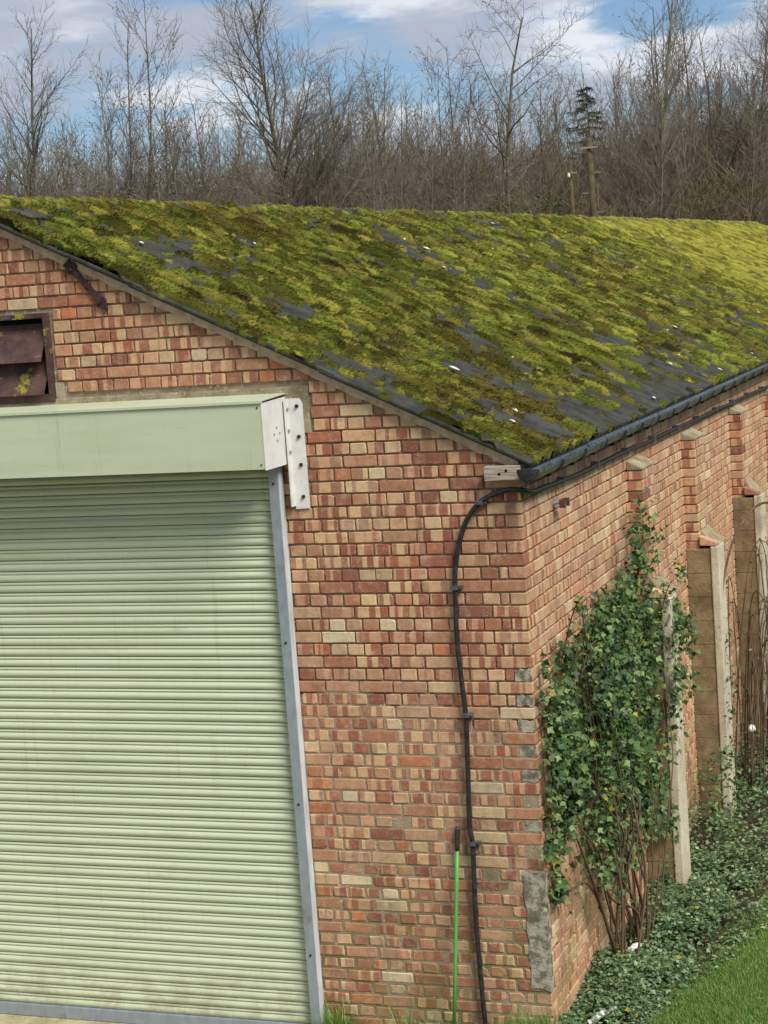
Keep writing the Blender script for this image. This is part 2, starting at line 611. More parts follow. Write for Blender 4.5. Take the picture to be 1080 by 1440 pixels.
def vnoise(x, y, seed=0):
    xi, yi = np.floor(x), np.floor(y)
    fx, fy = x - xi, y - yi
    fx = fx * fx * (3 - 2 * fx)
    fy = fy * fy * (3 - 2 * fy)
    a, b = hsh(xi, yi, seed), hsh(xi + 1, yi, seed)
    c_, d = hsh(xi, yi + 1, seed), hsh(xi + 1, yi + 1, seed)
    return (a * (1 - fx) + b * fx) * (1 - fy) + (c_ * (1 - fx) + d * fx) * fy


def fbm(x, y, seed=0, oct=4):
    t, a, s = 0, 0.5, 0
    for o in range(oct):
        t = t + a * vnoise(x * 2 ** o, y * 2 ** o, seed + o)
        s += a
        a *= 0.5
    return t / s


def smooth(a, b, x):
    t = np.clip((x - a) / (b - a), 0, 1)
    return t * t * (3 - 2 * t)


# ------------------------------------------------------------------ setting: terrain
GZ = -0.17


def terrain_z(x, y):
    hill = 7.5 * smooth(66, 130, y) + 2.0 * (fbm(x * 0.02 + 3, y * 0.02, 5) - 0.5) * smooth(60, 110, y)
    return GZ + hill


xs = np.concatenate([np.linspace(-900, -130, 8), np.linspace(-120, 80, 61), np.linspace(90, 900, 8)])
ys = np.concatenate([np.linspace(-200, 20, 8), np.linspace(30, 180, 61), np.linspace(200, 1500, 10)])
X, Y = np.meshgrid(xs, ys, indexing='ij')
Z = terrain_z(X, Y)
V = np.stack([X.ravel(), Y.ravel(), Z.ravel()], -1)
ni, nj = X.shape
I = (np.arange(ni - 1)[:, None] * nj + np.arange(nj - 1)[None, :]).ravel()
F = np.stack([I, I + nj, I + nj + 1, I + 1], -1)
tag(np_mesh('ground', V, F, 'field', smooth=True), kind='structure')

b = MB(); b.box(-12, -1.25, -14, -0.04, GZ - 0.3, GZ + 0.012)
tag(b.build('concrete_apron', 'apron'), kind='structure')
b = MB(); b.prism([(0.0, -0.6), (0.28, 0.2), (0.5, 0.9), (0.95, 2.3), (1.05, 3.6), (1.2, 9), (1.2, 14), (-0.02, 14), (-0.02, -0.6)], 2, GZ - 0.2, GZ + 0.03)
tag(b.build('planting_bed', 'soil'), kind='structure')
b = MB(); b.prism([(-1.24, -10), (14, -10), (14, 34), (1.21, 34), (1.21, 9), (1.06, 3.6), (0.96, 2.3), (0.51, 0.9), (0.29, 0.2), (0.01, -0.6), (0.0, -0.05), (-1.24, -0.05)], 2, GZ - 0.2, GZ + 0.05)
tag(b.build('lawn', 'lawn'), kind='structure')

# ------------------------------------------------------------------ the shed
CP = 0.083            # course height
SP = 0.238            # stretcher pitch
BL, BH, BW = 0.2268, 0.0712, 0.1080
HALF = 3.889          # half width
LEN = 36.0
EX, EZ = 0.1, 3.736   # eaves edge of the roof sheets
RX, RZ = -HALF, 5.673
SLOPE = (RZ - EZ) / (EX - RX)


def verge(x):
    """underside height of the roof over the gable at x"""
    xx = x if x > RX else 2 * RX - x
    return EZ + (EX - xx) * SLOPE - 0.035


shed = empty('brick_shed', (-HALF, 0, 0))
tag(shed, 'long red brick shed with a moss covered corrugated roof and buttressed side wall', 'building')
SHL = Vector((HALF, 0, 0))


def under(o, p=shed):
    """keep world coordinates of geometry that was written in world space"""
    o.parent = p
    o.matrix_parent_inverse = Matrix.Translation(-Vector(shed.location)) if p is shed else Matrix.Identity(4)
    return o


def sb(mb, name, mat, smooth=False, bevel=0.0):
    return under(mb.build(name, mat, None, smooth, bevel))


# backing walls (mortar body, bricks stand proud of it)
T = 0.22
front = MB()
FY = 0.016


def fprism(poly):
    front.prism(poly, 1, FY, FY + T)


JX = -1.64
fprism([(-0.013, 2.4), (-0.013, 3.6), (JX, 3.6), (JX, 2.4)])
# the lower courses have been repointed nearly flush, in uneven patches
front.prism([(-0.013, GZ - 0.3), (-0.013, 1.95), (-0.2, 2.12), (-0.45, 2.0), (-0.7, 2.25), (-0.95, 2.14), (-1.2, 2.33), (JX, 2.2), (JX, GZ - 0.3)], 1, 0.0045, FY + T)
fprism([(-0.014, 1.9), (-0.014, 2.4), (JX + 0.001, 2.4), (JX + 0.001, 1.9)])
fprism([(2 * RX + 0.013, GZ - 0.3), (2 * RX + 0.013, 3.6), (2 * RX - JX, 3.6), (2 * RX - JX, GZ - 0.3)])
WX0, WX1, WZ0, WZ1 = -4.528, -3.25, 4.262, 4.872
g = lambda x: (x, verge(x) - 0.01)
fprism([(-0.013, 3.6), g(-0.013), g(WX1), (WX1, 3.985), (JX, 3.985), (JX, 3.6)])
fprism([(WX1, WZ1), g(WX1), g(RX), g(WX0), (WX0, WZ1)])
fprism([(WX0, 3.985), g(WX0), g(2 * RX + 0.013), (2 * RX + 0.013, 3.6), (2 * RX - JX, 3.6), (2 * RX - JX, 3.985)])
fprism([(WX0, 3.985), (WX0, WZ0), (WX1, WZ0), (WX1, 3.985)])
front_wall = sb(front, 'front_wall', 'mortar')
BRICK_END = 13.0
side = MB()
side.box(-T, -0.016, FY + T, BRICK_END + 0.02, GZ - 0.3, 3.66)
side_wall = sb(side, 'side_wall', 'mortar')
b = MB(); b.box(-T, 0.0, BRICK_END + 0.02, LEN, GZ - 0.3, 3.66)
sb(b, 'side_wall', 'far_brick')
b = MB(); b.box(2 * RX, 2 * RX + T, FY + T, LEN, GZ - 0.3, 3.66)
sb(b, 'side_wall', 'far_brick')
b = MB(); b.prism([(-T, GZ), (-T, 3.7), (RX, 5.58), (2 * RX + T, 3.7), (2 * RX + T, GZ)], 1, LEN - T, LEN - 0.02)
sb(b, 'rear_wall', 'far_brick')

# ---- bricks
PAL = [(lin(168, 110, 82), 1.4), (lin(180, 128, 96), 1.8), (lin(190, 144, 110), 1.7), (lin(198, 158, 122), 1.3), (lin(206, 176, 134), 1.0),
       (lin(150, 92, 72), 0.95), (lin(188, 116, 78), 0.75), (lin(212, 192, 154), 0.45), (lin(132, 82, 68), 0.35)]
PW = np.cumsum([w for _, w in PAL]); PW = PW / PW[-1]
brng = random.Random(5)


def brick_col():
    t = brng.random()
    c0 = PAL[int(np.searchsorted(PW, t))][0]
    k = brng.uniform(0.78, 1.14)
    return tuple(min(0.9, v * k * brng.uniform(0.96, 1.04)) for v in c0)


def lit_tint(c0, k=0.3):  # paler tint, paints in the stronger light on bricks facing sideways
    w = lin(212, 186, 150)
    return tuple(a * (1 - k) + b_ * k for a, b_ in zip(c0, w))


def clip_poly(poly, a, b_, c_):
    """keep a*u+b*z<=c"""
    out = []
    for i in range(len(poly)):
        p, q = poly[i], poly[(i + 1) % len(poly)]
        dp, dq = a * p[0] + b_ * p[1] - c_, a * q[0] + b_ * q[1] - c_
        if dp <= 0:
            out.append(p)
        if dp * dq < 0:
            t = dp / (dp - dq)
            out.append((p[0] + t * (q[0] - p[0]), p[1] + t * (q[1] - p[1])))
    return out


def brick_geo(poly, depth, rg, rough=1.0):
    """poly (u,z) counter-clockwise seen from outside; local w = outwards. Returns verts (u,w,z), faces, per-vertex uv"""
    n = len(poly)
    cu = sum(p[0] for p in poly) / n
    cz = sum(p[1] for p in poly) / n
    j = lambda s: rg.uniform(-s, s) * rough
    ch = 0.0032 * rough + 0.0006
    if n == 4:     # round the corners a little
        pp = []
        for i in range(4):
            p, q, r = poly[i - 1], poly[i], poly[(i + 1) % 4]
            def tow(a, b_, d):
                L = math.hypot(b_[0] - a[0], b_[1] - a[1]) or 1
                return (a[0] + (b_[0] - a[0]) / L * d, a[1] + (b_[1] - a[1]) / L * d)
            d1 = rg.choice([0.002, 0.003, 0.004, 0.011 * rough]); d2 = rg.choice([0.002, 0.003, 0.004, 0.013 * rough])
            pp += [tow(q, p, d1), tow(q, r, d2)]
        poly = pp
        n = 8
    outer = [(p[0] + j(0.0016), p[1] + j(0.0016)) for p in poly]
    def ins(p, d):
        L = math.hypot(p[0] - cu, p[1] - cz) or 1
        return (p[0] - (p[0] - cu) / max(abs(p[0] - cu), 0.02) * d * min(1, abs(p[0] - cu) / 0.02),
                p[1] - (p[1] - cz) / max(abs(p[1] - cz), 0.02) * d * min(1, abs(p[1] - cz) / 0.02))
    inner = [ins(p, ch) for p in outer]
    tilt_u, tilt_z = j(0.007), j(0.016)
    V, U = [], []
    for (u, z) in outer:
        V.append((u, -depth, z))
    for (u, z) in outer:
        V.append((u, -ch + tilt_u * (u - cu) + tilt_z * (z - cz), z))
    for (u, z) in inner:
        V.append((u, tilt_u * (u - cu) + tilt_z * (z - cz) + j(0.0008), z))
    F = []
    for i in range(n):
        k = (i + 1) % n
        F += [(i, k, n + k, n + i), (n + i, n + k, 2 * n + k, 2 * n + i)]
    F.append(tuple(range(2 * n, 3 * n)))
    return V, F, n


def finish_brick_mesh(me, tones, rnds, uvs):
    a = me.color_attributes.new('tone', 'FLOAT_COLOR', 'POINT')
    a.data.foreach_set('color', np.concatenate([np.array(tones, np.float32), np.ones((len(tones), 1), np.float32)], 1).ravel())
    r = me.attributes.new('rnd', 'FLOAT', 'POINT')
    r.data.foreach_set('value', np.array(rnds, np.float32))
    u = me.uv_layers.new(name='UVMap')
    li = np.zeros(len(me.loops), np.int32)
    me.loops.foreach_get('vertex_index', li)
    u.data.foreach_set('uv', np.array(uvs, np.float32)[li].ravel())


# every brick: (wall, u0, u1, z0, z1, poly or None, depth, colour, rough, push)
bricks = []


def course(k, length, stretcher, corner, closer=True, corner_len=None):
    """spans (u0,u1,isCorner) along a course"""
    u = 0.0
    out = []
    if corner_len is not None:
        out_first = (0.0, corner_len)
        out.append((*out_first, True))
        u = corner_len + 0.0112
    if not stretcher and closer:
        out.append((u, u + 0.052, False))
        u += 0.0632
    while u < length:
        L = BL if stretcher else BW
        d = brng.uniform(-0.003, 0.003)
        out.append((u, u + L + d, False))
        u += L + d + 0.0112
    return out


def fz(k):
    return k * CP + 0.006


LX0, LX1, LZ0, LZ1 = -6.393, -1.387, 3.975, 4.283     # concrete lintel
K0, K1 = -2, 67
patch_rows = []
for k in range(K0, K1):
    st = (k % 2 == 1)
    zc = (k + 0.5) * CP
    for (u0, u1, cor) in course(k, 2 * HALF, st, True, True, BL if st else BW):
        u1 = min(u1, 2 * HALF)
        if u1 - u0 < 0.02:
            continue
        x0, x1 = -u1, -u0
        z0, z1 = fz(k), fz(k) + BH
        # openings
        pieces = [(x0, x1)]
        def cut(pieces, a, b_):
            r = []
            for p, q in pieces:
                if q <= a or p >= b_:
                    r.append((p, q))
                else:
                    if p < a - 0.02: r.append((p, a - 0.008))
                    if q > b_ + 0.02: r.append((b_ + 0.008, q))
            return r
        if zc < LZ0 + 0.0: pieces = cut(pieces, 2 * RX - JX + 0.03, JX - 0.03)
        if LZ0 <= zc <= LZ1 + 0.03: pieces = cut(pieces, LX0, LX1)
        if WZ0 - 0.02 <= zc <= WZ1 + 0.03: pieces = cut(pieces, WX0 - 0.02, WX1 + 0.02)
        if WZ0 - 0.05 <= zc <= WZ0 + 0.12: pieces = cut(pieces, WX1, WX1 + 0.07)
        for (p, q) in pieces:
            poly = [(p, z0), (q, z0), (q, z1), (p, z1)]
            c0 = EZ + EX * SLOPE - 0.098
            poly2 = clip_poly(poly, SLOPE, 1, c0)                              # z <= c0 - SLOPE*x
            if poly2 and max(v for _, v in poly2) > 3.6:
                poly2 = clip_poly(poly2, -SLOPE, 1, c0 - 2 * RX * SLOPE)
            if len(poly2) < 3:
                continue
            ar = 0
            for i in range(len(poly2)):
                a, d = poly2[i], poly2[(i + 1) % len(poly2)]
                ar += a[0] * d[1] - d[0] * a[1]
            if ar / 2 < 0.0012:
                continue
            full = (len(poly2) == 4 and abs((q - p) - (u1 - u0)) < 1e-6 and abs(ar / 2 - (q - p) * BH) < 1e-5)
            depth = (BW if st else BL) if cor else 0.05
            col = brick_col()
            rough = 1.0 + 0.9 * float(smooth(1.8, 0.2, zc))
            push = brng.uniform(-0.003, 0.003) - (brng.random() < 0.05) * 0.003
            if zc < 2.2:      # weathered lower courses: smaller, rounder bricks in wide joints
                e_ = 0.0014 + 0.0016 * brng.random()
                cu_ = sum(v[0] for v in poly2) / len(poly2)
                poly2 = [(v[0] + (e_ if v[0] < cu_ else (-e_ if not (cor and v[0] > -0.01) else 0)), v[1] + (e_ if v[1] < zc else -e_) * 0.7) for v in poly2]
            if cor and (not st) and 14 <= k <= 28:
                patch_rows.append((p, q, z0, z1))
                bricks.append(('f', poly2, depth, col, rough, -0.014, False, cor))
                continue
            bricks.append(('f', poly2, depth, col, rough, push, full, cor))

# side wall
PIL = [3.03, 5.28, 7.85, 10.3, 12.75]
PWID = 0.46
for k in range(K0, 43):
    st = (k % 2 == 0)
    start = (BL if not st else BW)     # corner brick belongs to the front wall: shows its other face here
    start = BW if not st else BL
    z0, z1 = fz(k), fz(k) + BH
    for (u0, u1, cor) in course(k, BRICK_END, st, True, True, start):
        if cor:
            continue
        u1 = min(u1, BRICK_END)
        if u1 - u0 < 0.02:
            continue
        bricks.append(('s', [(u0, z0), (u1, z0), (u1, z1), (u0, z1)], 0.05, lit_tint(brick_col()), 1.0, brng.uniform(-0.003, 0.002), True, False))
# pilasters: one brick thick, stretcher faces outwards, header ends to the front
PD = 0.12
for py in PIL:
    for k in range(-1, 40):
        z0, z1 = fz(k), fz(k) + BH
        if k % 2:
            spans = [(0, BL, True), (BL + 0.011, 2 * BL + 0.011, False)]
        else:
            spans = [(0, BW, True), (BW + 0.011, BW + BL + 0.011, False), (BW + BL + 0.022, 2 * BL + 0.011, False)]
        for (a, d, cor) in spans:
            bricks.append(('p', [(py + a, z0), (py + d, z0), (py + d, z1), (py + a, z1)], PD + 0.004, brick_col() if cor else lit_tint(brick_col()), 1.0, brng.uniform(-0.003, 0.002), True, cor))
    b = MB(); b.box(0.001, PD - 0.01, py + 0.009, py + 2 * BL + 0.002, GZ - 0.2, 40 * CP)
    sb(b, 'pilaster', 'mortar')
    b = MB(); b.prism([(0.0, 40 * CP), (PD + 0.006, 40 * CP), (PD + 0.004, 40 * CP + 0.016), (0.0, 40 * CP + 0.075)], 1, py - 0.006, py + 2 * BL + 0.02)
    sb(b, 'pilaster_cap', 'lintel', bevel=0.006)

# choose the 300 that show largest
cand = []
for i, bk in enumerate(bricks):
    if bk[0] != 'f' or not bk[6]:
        continue
    poly = bk[1]
    cu = sum(p[0] for p in poly) / 4; cz = sum(p[1] for p in poly) / 4
    if cu < -3.95 or cz < 0.02 or cz > 5.35:
        continue
    d2 = (Vector((cu, 0, cz)) - CAM).length_squared
    cand.append(((poly[1][0] - poly[0][0]) / d2, i))
cand.sort(reverse=True)
single = set(i for _, i in cand[:300])

libr = {}


def lib_mesh(L, cor, rough, var):
    key = (round(L, 2), cor, rough > 1.45, var)
    if key not in libr:
        rg = random.Random(hash((round(L, 2), cor, var)) & 0xffff)
        h = BH / 2
        V, F, n = brick_geo([(-L / 2, -h), (L / 2, -h), (L / 2, h), (-L / 2, h)], (BW if L > 0.2 else BL) if cor else 0.05, rg, 1.0 if rough <= 1.45 else 1.8)
        me = bpy.data.meshes.new('brick')
        me.from_pydata([(u, -w, z) for (u, w, z) in V], [], F)
        finish_brick_mesh(me, [(1, 1, 1)] * len(V), [var * 0.61] * len(V), [(u + w, z) for (u, w, z) in V])
        me.materials.append(MT['brick'])
        libr[key] = me
    return libr[key]


mass = MB()
m_t, m_r, m_u = [], [], []
for i, (wall, poly, depth, col, rough, push, full, cor) in enumerate(bricks):
    if i in single:
        L = poly[1][0] - poly[0][0]
        me = lib_mesh(L, cor, rough, brng.randrange(14))
        o = bpy.data.objects.new('brick', me)
        COL.objects.link(o)
        o.parent = front_wall
        cu = (poly[0][0] + poly[1][0]) / 2; cz = (poly[0][1] + poly[2][1]) / 2
        o.location = (cu, -push, cz)
        o.rotation_euler = (0, brng.uniform(-0.006, 0.006), 0)
        o.color = (*col, 1)
        continue
    V, F, n = brick_geo(poly, depth, brng, rough)
    if wall == 'f':
        W = [(u, -w - push, z) for (u, w, z) in V]
    else:
        off = PD if wall == 'p' else 0.0
        W = [(off + w + push, u, z) for (u, w, z) in V]
    cu = sum(p[0] for p in poly) / len(poly)
    r = brng.random() * 3
    mass.add(W, F)
    m_t += [col] * len(V); m_r += [r] * len(V); m_u += [(u - cu + (w if wall == 'f' else -w), z) for (u, w, z) in V]
me = bpy.data.meshes.new('brickwork')
me.from_pydata(mass.v, [], mass.f)
finish_brick_mesh(me, m_t, m_r, m_u)
brickwork = link('brickwork', me, None, 'brick')
tag(under(brickwork), kind='stuff')

# cement repairs on the quoin
for (p, q, z0, z1) in patch_rows:
    rg = brng
    b = MB()
    poly = []
    for t in np.linspace(0, 1, 7): poly.append((p - 0.004 + t * (q - p + 0.002), z0 - 0.002 + rg.uniform(-.008, .010)))
    for t in np.linspace(0, 1, 7): poly.append((q - 0.002 - t * (q - p + 0.002), z1 + 0.002 + rg.uniform(-.010, .008)))
    b.prism(poly, 1, 0.002 + rg.uniform(-.003, .004), 0.03)
    sb(b, 'cement_patch', 'cement', bevel=0.002)
left = [(-0.150, 1.055), (-0.137, 0.98), (-0.146, 0.90), (-0.128, 0.80), (-0.141, 0.68), (-0.126, 0.60), (-0.139, 0.49), (-0.124, 0.40), (-0.134, 0.275)]
rightp = [(0.004, 0.26), (0.004, 1.06)]
b = MB(); b.prism(left[::-1] + [(-0.10, 1.075), (-0.05, 1.06), (0.004, 1.07), (0.004, 0.26), (-0.07, 0.285)], 1, -0.005, 0.06)
sb(b, 'cement_patch', 'cement', bevel=0.002)

# lintel, render at window cheek, mortar under the verge
b = MB(); b.prism([(LX0, LZ0), (LX1, LZ0), (LX1 - 0.004, LZ1 - 0.12), (LX1 + 0.003, LZ1), (LX0, LZ1)], 1, -0.004, 0.2)
sb(b, 'lintel', 'lintel', bevel=0.006)
b = MB(); b.box(WX1 + 0.004, WX1 + 0.066, -0.002, 0.06, WZ0 - 0.0, WZ0 + 0.13)
sb(b, 'lintel', 'lintel', bevel=0.004)
for sgn in (1, -1):
    top, bot = [], []
    for t in np.linspace(0, 1, 60):
        x = 0.0 + t * RX
        jz = 0.018 * (vnoise(np.array(t * 40.0), np.array(2.0 + sgn), 3) - 0.5) + 0.01 * (vnoise(np.array(t * 120.0), np.array(2.0), 9) - 0.5)
        top.append((x if sgn > 0 else 2 * RX - x, verge(x) - 0.005)); bot.append((x if sgn > 0 else 2 * RX - x, verge(x) - 0.066 + float(jz)))
    b = MB(); b.prism(top + bot[::-1], 1, -0.006, 0.05)
    sb(b, 'verge_mortar', 'verge')

# louvred window
b = MB()
fw = 0.045
for (x0, x1, z0, z1) in ((WX0, WX1, WZ1 - 0.035, WZ1), (WX0, WX1, WZ0, WZ0 + 0.055), (WX0, WX0 + fw, WZ0 + 0.055, WZ1 - 0.035), (WX1 - fw, WX1, WZ0 + 0.055, WZ1 - 0.035)):
    b.box(x0, x1, -0.012, 0.1, z0, z1)
win = sb(b, 'window', 'rust', bevel=0.003)
lx0, lx1 = WX0 + fw + 0.01, WX1 - fw - 0.012
zz = [(WZ1 - 0.075, 0.07, 0.255), (WZ1 - 0.315, 0.085, 0.24)]
for (zt, y0, h) in zz:
    b = MB(); b.prism([(0.075, zt), (-0.055, zt - h), (-0.061, zt - h + 0.003), (0.069, zt + 0.004)], 0, lx0, lx1)
    o = b.build('louvre', 'rust', None)
    o.parent = win
b = MB(); b.box(WX0 + 0.02, WX1 - 0.02, 0.24, 0.25, WZ0, WZ1)
o = b.build('unlit_interior', 'dark', None); o.parent = win  # near-black sheet stands in for the unlit interior behind the louvres

# iron strap on the gable
b = MB()
p0, p1 = Vector((-3.07, 5.20)), Vector((-2.79, 4.865))
d = (p1 - p0).normalized(); nrm = Vector((-d.y, d.x))
pr = []
prof = [(0.0, 0.0), (0.0, 0.034), (0.03, 0.03), (0.035, 0.042), (0.07, 0.044), (0.085, 0.024), (0.2, 0.020), (0.335, 0.023), (0.345, 0.038), (0.375, 0.042), (0.39, 0.026), (0.43, 0.008)]
L = (p1 - p0).length
pts = [p0 + d * (a / 0.43 * L) + nrm * w for a, w in prof] + [p0 + d * (a / 0.43 * L) - nrm * w for a, w in prof[::-1] if w > 0.0]
b.prism([(q.x, q.y) for q in pts], 1, -0.022, 0.0)
strap = sb(b, 'iron_strap', 'iron', bevel=0.004)
for t in (0.15, 0.5, 0.84):
    q = p0 + d * L * t
    b = MB(); b.tube([(q.x, -0.020, q.y), (q.x, -0.036, q.y)], 0.014, 8)
    o = b.build('bolt', 'iron', None); o.parent = strap

# timber block at the eaves corner with two bolt holes
b = MB(); b.box(-0.205, 0.026, -0.085, 0.04, 3.632, 3.722)
blk = sb(b, 'eaves_timber', 'timber', bevel=0.004)
for (x, z) in ((-0.105, 3.672), (-0.06, 3.692)):
    b = MB(); b.tube([(x, -0.078, z), (x, -0.0858, z)], 0.010, 8)
    o = b.build('bolt_hole', 'dark', None); o.parent = blk

# buttresses
for n_, py in enumerate(PIL):
    bt0 = empty('buttress', (0, 0, 0)); under(bt0)
    topz = [2.28, 2.34, 2.46, 2.4, 2.4][n_]
    kk = 0
    z = GZ - 0.1
    mb = MB(); mb.box(0.0, 0.215, py - 0.010, py + 0.44, GZ - 0.2, topz)
    mb.build('core', 'mortar', bt0)
    while z < topz - 0.05:
        h = min(0.215, topz - z)
        mb = MB()
        mb.box(0.002, 0.222, py - 0.022, py + 0.45, z + 0.002, z + h)
        mb.build('block', 'block', bt0, bevel=0.003)
        z += 0.217
    mb = MB(); mb.box(0.219, 0.290, py - 0.034, py + 0.27, GZ - 0.3, topz + 0.02)
    mb.build('post', 'pale_concrete', bt0, bevel=0.01)
    # sloping coping: rough mortar bed with a brick at the front edge
    mb = MB(); mb.prism([(0.10, topz + 0.15), (0.130, topz + 0.145), (0.20, topz + 0.07), (0.282, topz + 0.030), (0.284, topz + 0.022), (0.10, topz + 0.002)], 1, py + 0.075, py + 0.45)
    mb.build('coping_bed', 'lintel', bt0, bevel=0.008)
    rot = brng.uniform(-0.012, 0.012)
    mb = MB(); mb.prism([(0.124, topz + 0.105 + rot), (0.278, topz + 0.058), (0.276, topz + 0.024), (0.124, topz + 0.03)], 1, py - 0.028, py + 0.073)
    o = mb.build('coping_brick', 'brick', bt0, bevel=0.008)
    o.color = (*lin(196, 150, 122), 1)
    a = o.data.color_attributes.new('tone', 'FLOAT_COLOR', 'POINT')
    a.data.foreach_set('color', [1.0] * 4 * len(o.data.vertices))

# ---- roof sheets: corrugated, three overlapping rows on each slope
PITCH, AMP = 0.0735, 0.019
SL = math.hypot(EX - RX, RZ - EZ)
nrm_r = Vector(((RZ - EZ) / SL, 0, (EX - RX) / SL))
dwn = Vector(((EX - RX) / SL, 0, -(RZ - EZ) / SL))


def roof_pt(s, y, h):
    return (RX + dwn.x * s + nrm_r.x * h, y, RZ + dwn.z * s + nrm_r.z * h)


roof = sb((lambda bb: (bb.box(RX - 0.03, RX + 0.03, 0.25, LEN - 0.25, RZ - 0.22, RZ - 0.06), bb)[1])(MB()), 'roof', 'timber')
yy = np.arange(-0.070, LEN + 0.1, PITCH / 8)
wave = AMP * np.sin(2 * np.pi * yy / PITCH)
for sgn in (1, -1):
    Vs, Fs, base = [], [], 0
    for r_, (sa, se) in enumerate(((0.0, 1.56), (1.44, 3.03), (2.91, SL))):
        for lay in (0, 1):
            for s_, lift in ((sa, 0.0), (se, 0.009)):
                h = wave + lift - lay * 0.007 - AMP
                x = RX + sgn * (dwn.x * s_ + nrm_r.x * h)
                zc_ = RZ + dwn.z * s_ + nrm_r.z * h
                Vs.append(np.stack([x, yy, zc_], -1))
        n = len(yy)
        i = np.arange(n - 1)
        for (a, c_) in ((0, 1), (2, 3), (1, 3), (0, 2)):
            A = base + a * n; B = base + c_ * n
            Fs.append(np.stack([A + i, A + i + 1, B + i + 1, B + i], -1))
        base += 4 * n
    o = np_mesh('roof_slope', np.concatenate(Vs), np.concatenate(Fs), 'sheet')
    o.parent = roof
# ridge capping
b = MB()
for k in range(20):
    y0 = -0.075 + k * 1.81
    b2 = MB()
    pr = [(RX + math.cos(a) * 0.115, RZ - 0.045 + math.sin(a) * 0.085) for a in np.linspace(0.1, math.pi - 0.1, 9)]
    pr = [(RX + 0.30, RZ - 0.125)] + pr + [(RX - 0.30, RZ - 0.125)]
    pin = [(x_, z_ - 0.012) for x_, z_ in pr]
    b2.prism(pr + pin[::-1], 1, y0, y0 + 1.80)
    o = b2.build('ridge_tile', 'sheet', None)
    o.parent = roof

# ------------------------------------------------------------------ moss on the roof
MOSS_A = np.array([lin(118, 122, 52), lin(102, 110, 44), lin(84, 94, 38), lin(124, 120, 54), lin(88, 86, 38), lin(74, 66, 38)])


def coverage(s, y):
    n_ = fbm(s * 0.9 + 5, y * 1.4, 21, 4)
    cov = 0.78 + (n_ - 0.5) * 2.4 - 1.0 * smooth(0.50, 0.66, fbm(s * 2.4 + 1, y * 4.5 + 7, 25, 3)) - 0.35 * (hsh(np.floor(y / PITCH - 0.25), np.floor(s * 0.9), 4) > 0.72)
    cov = cov - 0.45 * smooth(3.1, 4.4, s) * smooth(-0.1, 1.0, y) - 0.20 * smooth(3.0, 7.5, y) * smooth(2.4, 4.3, s) * smooth(18, 12, y)
    cov = cov + 0.5 * smooth(0.7, 0.05, s) + 0.35 * smooth(0.45, -0.12, y) * smooth(4.35, 3.9, s) + 0.22 * smooth(16, 24, y + 1.2 * s)
    return cov


def moss_field(s, y):
    """cushions sit in rows on the corrugations, longer down the slope than across it"""
    H = np.full(s.shape, -1.0)
    R = np.zeros(s.shape)
    for (ws, wy, off, hh, seed, pr) in ((0.23, PITCH, 0.25, 0.058, 31, 0.46), (0.14, PITCH, 0.25, 0.044, 57, 0.56), (0.07, PITCH * 0.5, 0.0, 0.026, 83, 0.42)):
        yo = y / wy - off
        ci, cj = np.floor(s / ws), np.floor(yo)
        for di in (-1, 0, 1):
            for dj in (-1, 0, 1):
                a, b_ = ci + di, cj + dj
                cs = (a + 0.5 + 0.8 * (hsh(a, b_, seed) - 0.5) + (hsh(b_, b_ * 0, seed + 5) - 0.5)) * ws
                cy = (b_ + off + 0.5 + 0.3 * (hsh(a, b_, seed + 1) - 0.5)) * wy
                pres = hsh(a, b_, seed + 2) < pr * (0.06 + 1.05 * np.clip(coverage(cs, cy), 0, 1.2))
                k = 0.55 + 0.8 * hsh(a, b_, seed + 3)
                ds, dy = s - cs, y - cy
                dy = dy + 0.12 * ds * (hsh(a, b_, seed + 6) - 0.5)
                rs = np.where(ds > 0, 0.40, 0.75) * ws * k
                ry = 0.47 * wy * (0.7 + 0.5 * hsh(a, b_, seed + 4))
                q = 1 - (ds / rs) ** 2 - (dy / ry) ** 2
                h = np.where(pres & (q > 0), hh * k * np.sqrt(np.maximum(q, 0)) ** 0.75, -1.0)
                better = h > H
                R = np.where(better, hsh(a, b_, seed + 9), R)
                H = np.maximum(H, h)
    fz_ = 0.022 * (fbm(s * 45, y * 70, 3, 3) - 0.5) + 0.012 * (vnoise(s * 17, y * 26, 8) - 0.5)
    H = np.where(H > 0, H + fz_, H)
    return H, R


def moss_tone(s, y, R):
    t = np.clip(R * 0.8 + 0.9 * (fbm(s * 2.2, y * 1.6, 44, 4) - 0.5) + 0.10, 0, 0.999)
    idx = t * (len(MOSS_A) - 1)
    i0 = np.floor(idx).astype(int)
    f = (idx - i0)[..., None]
    c0 = MOSS_A[i0] * (1 - f) + MOSS_A[np.minimum(i0 + 1, len(MOSS_A) - 1)] * f
    c0 = c0 * (0.38 + 1.38 * ((R * 7.31) % 1.0))[..., None]
    yel = (smooth(14.5, 24.5, y + 0.9 * s + 7.0 * (fbm(s * 0.9, y * 0.5, 61, 4) - 0.5)) * 0.72)[..., None]
    c0 = c0 * (1 - yel) + np.array(lin(136, 132, 56)) * yel * (0.50 + 0.95 * ((R * 7.31) % 1.0))[..., None]
    br = (smooth(0.58, 0.72, fbm(s * 1.3 + 9, y * 1.1, 71, 4)) * 0.36)[..., None]
    c0 = c0 * (1 - br * (1 - yel)) + np.array(lin(96, 72, 34)) * br * (1 - yel)
    return c0


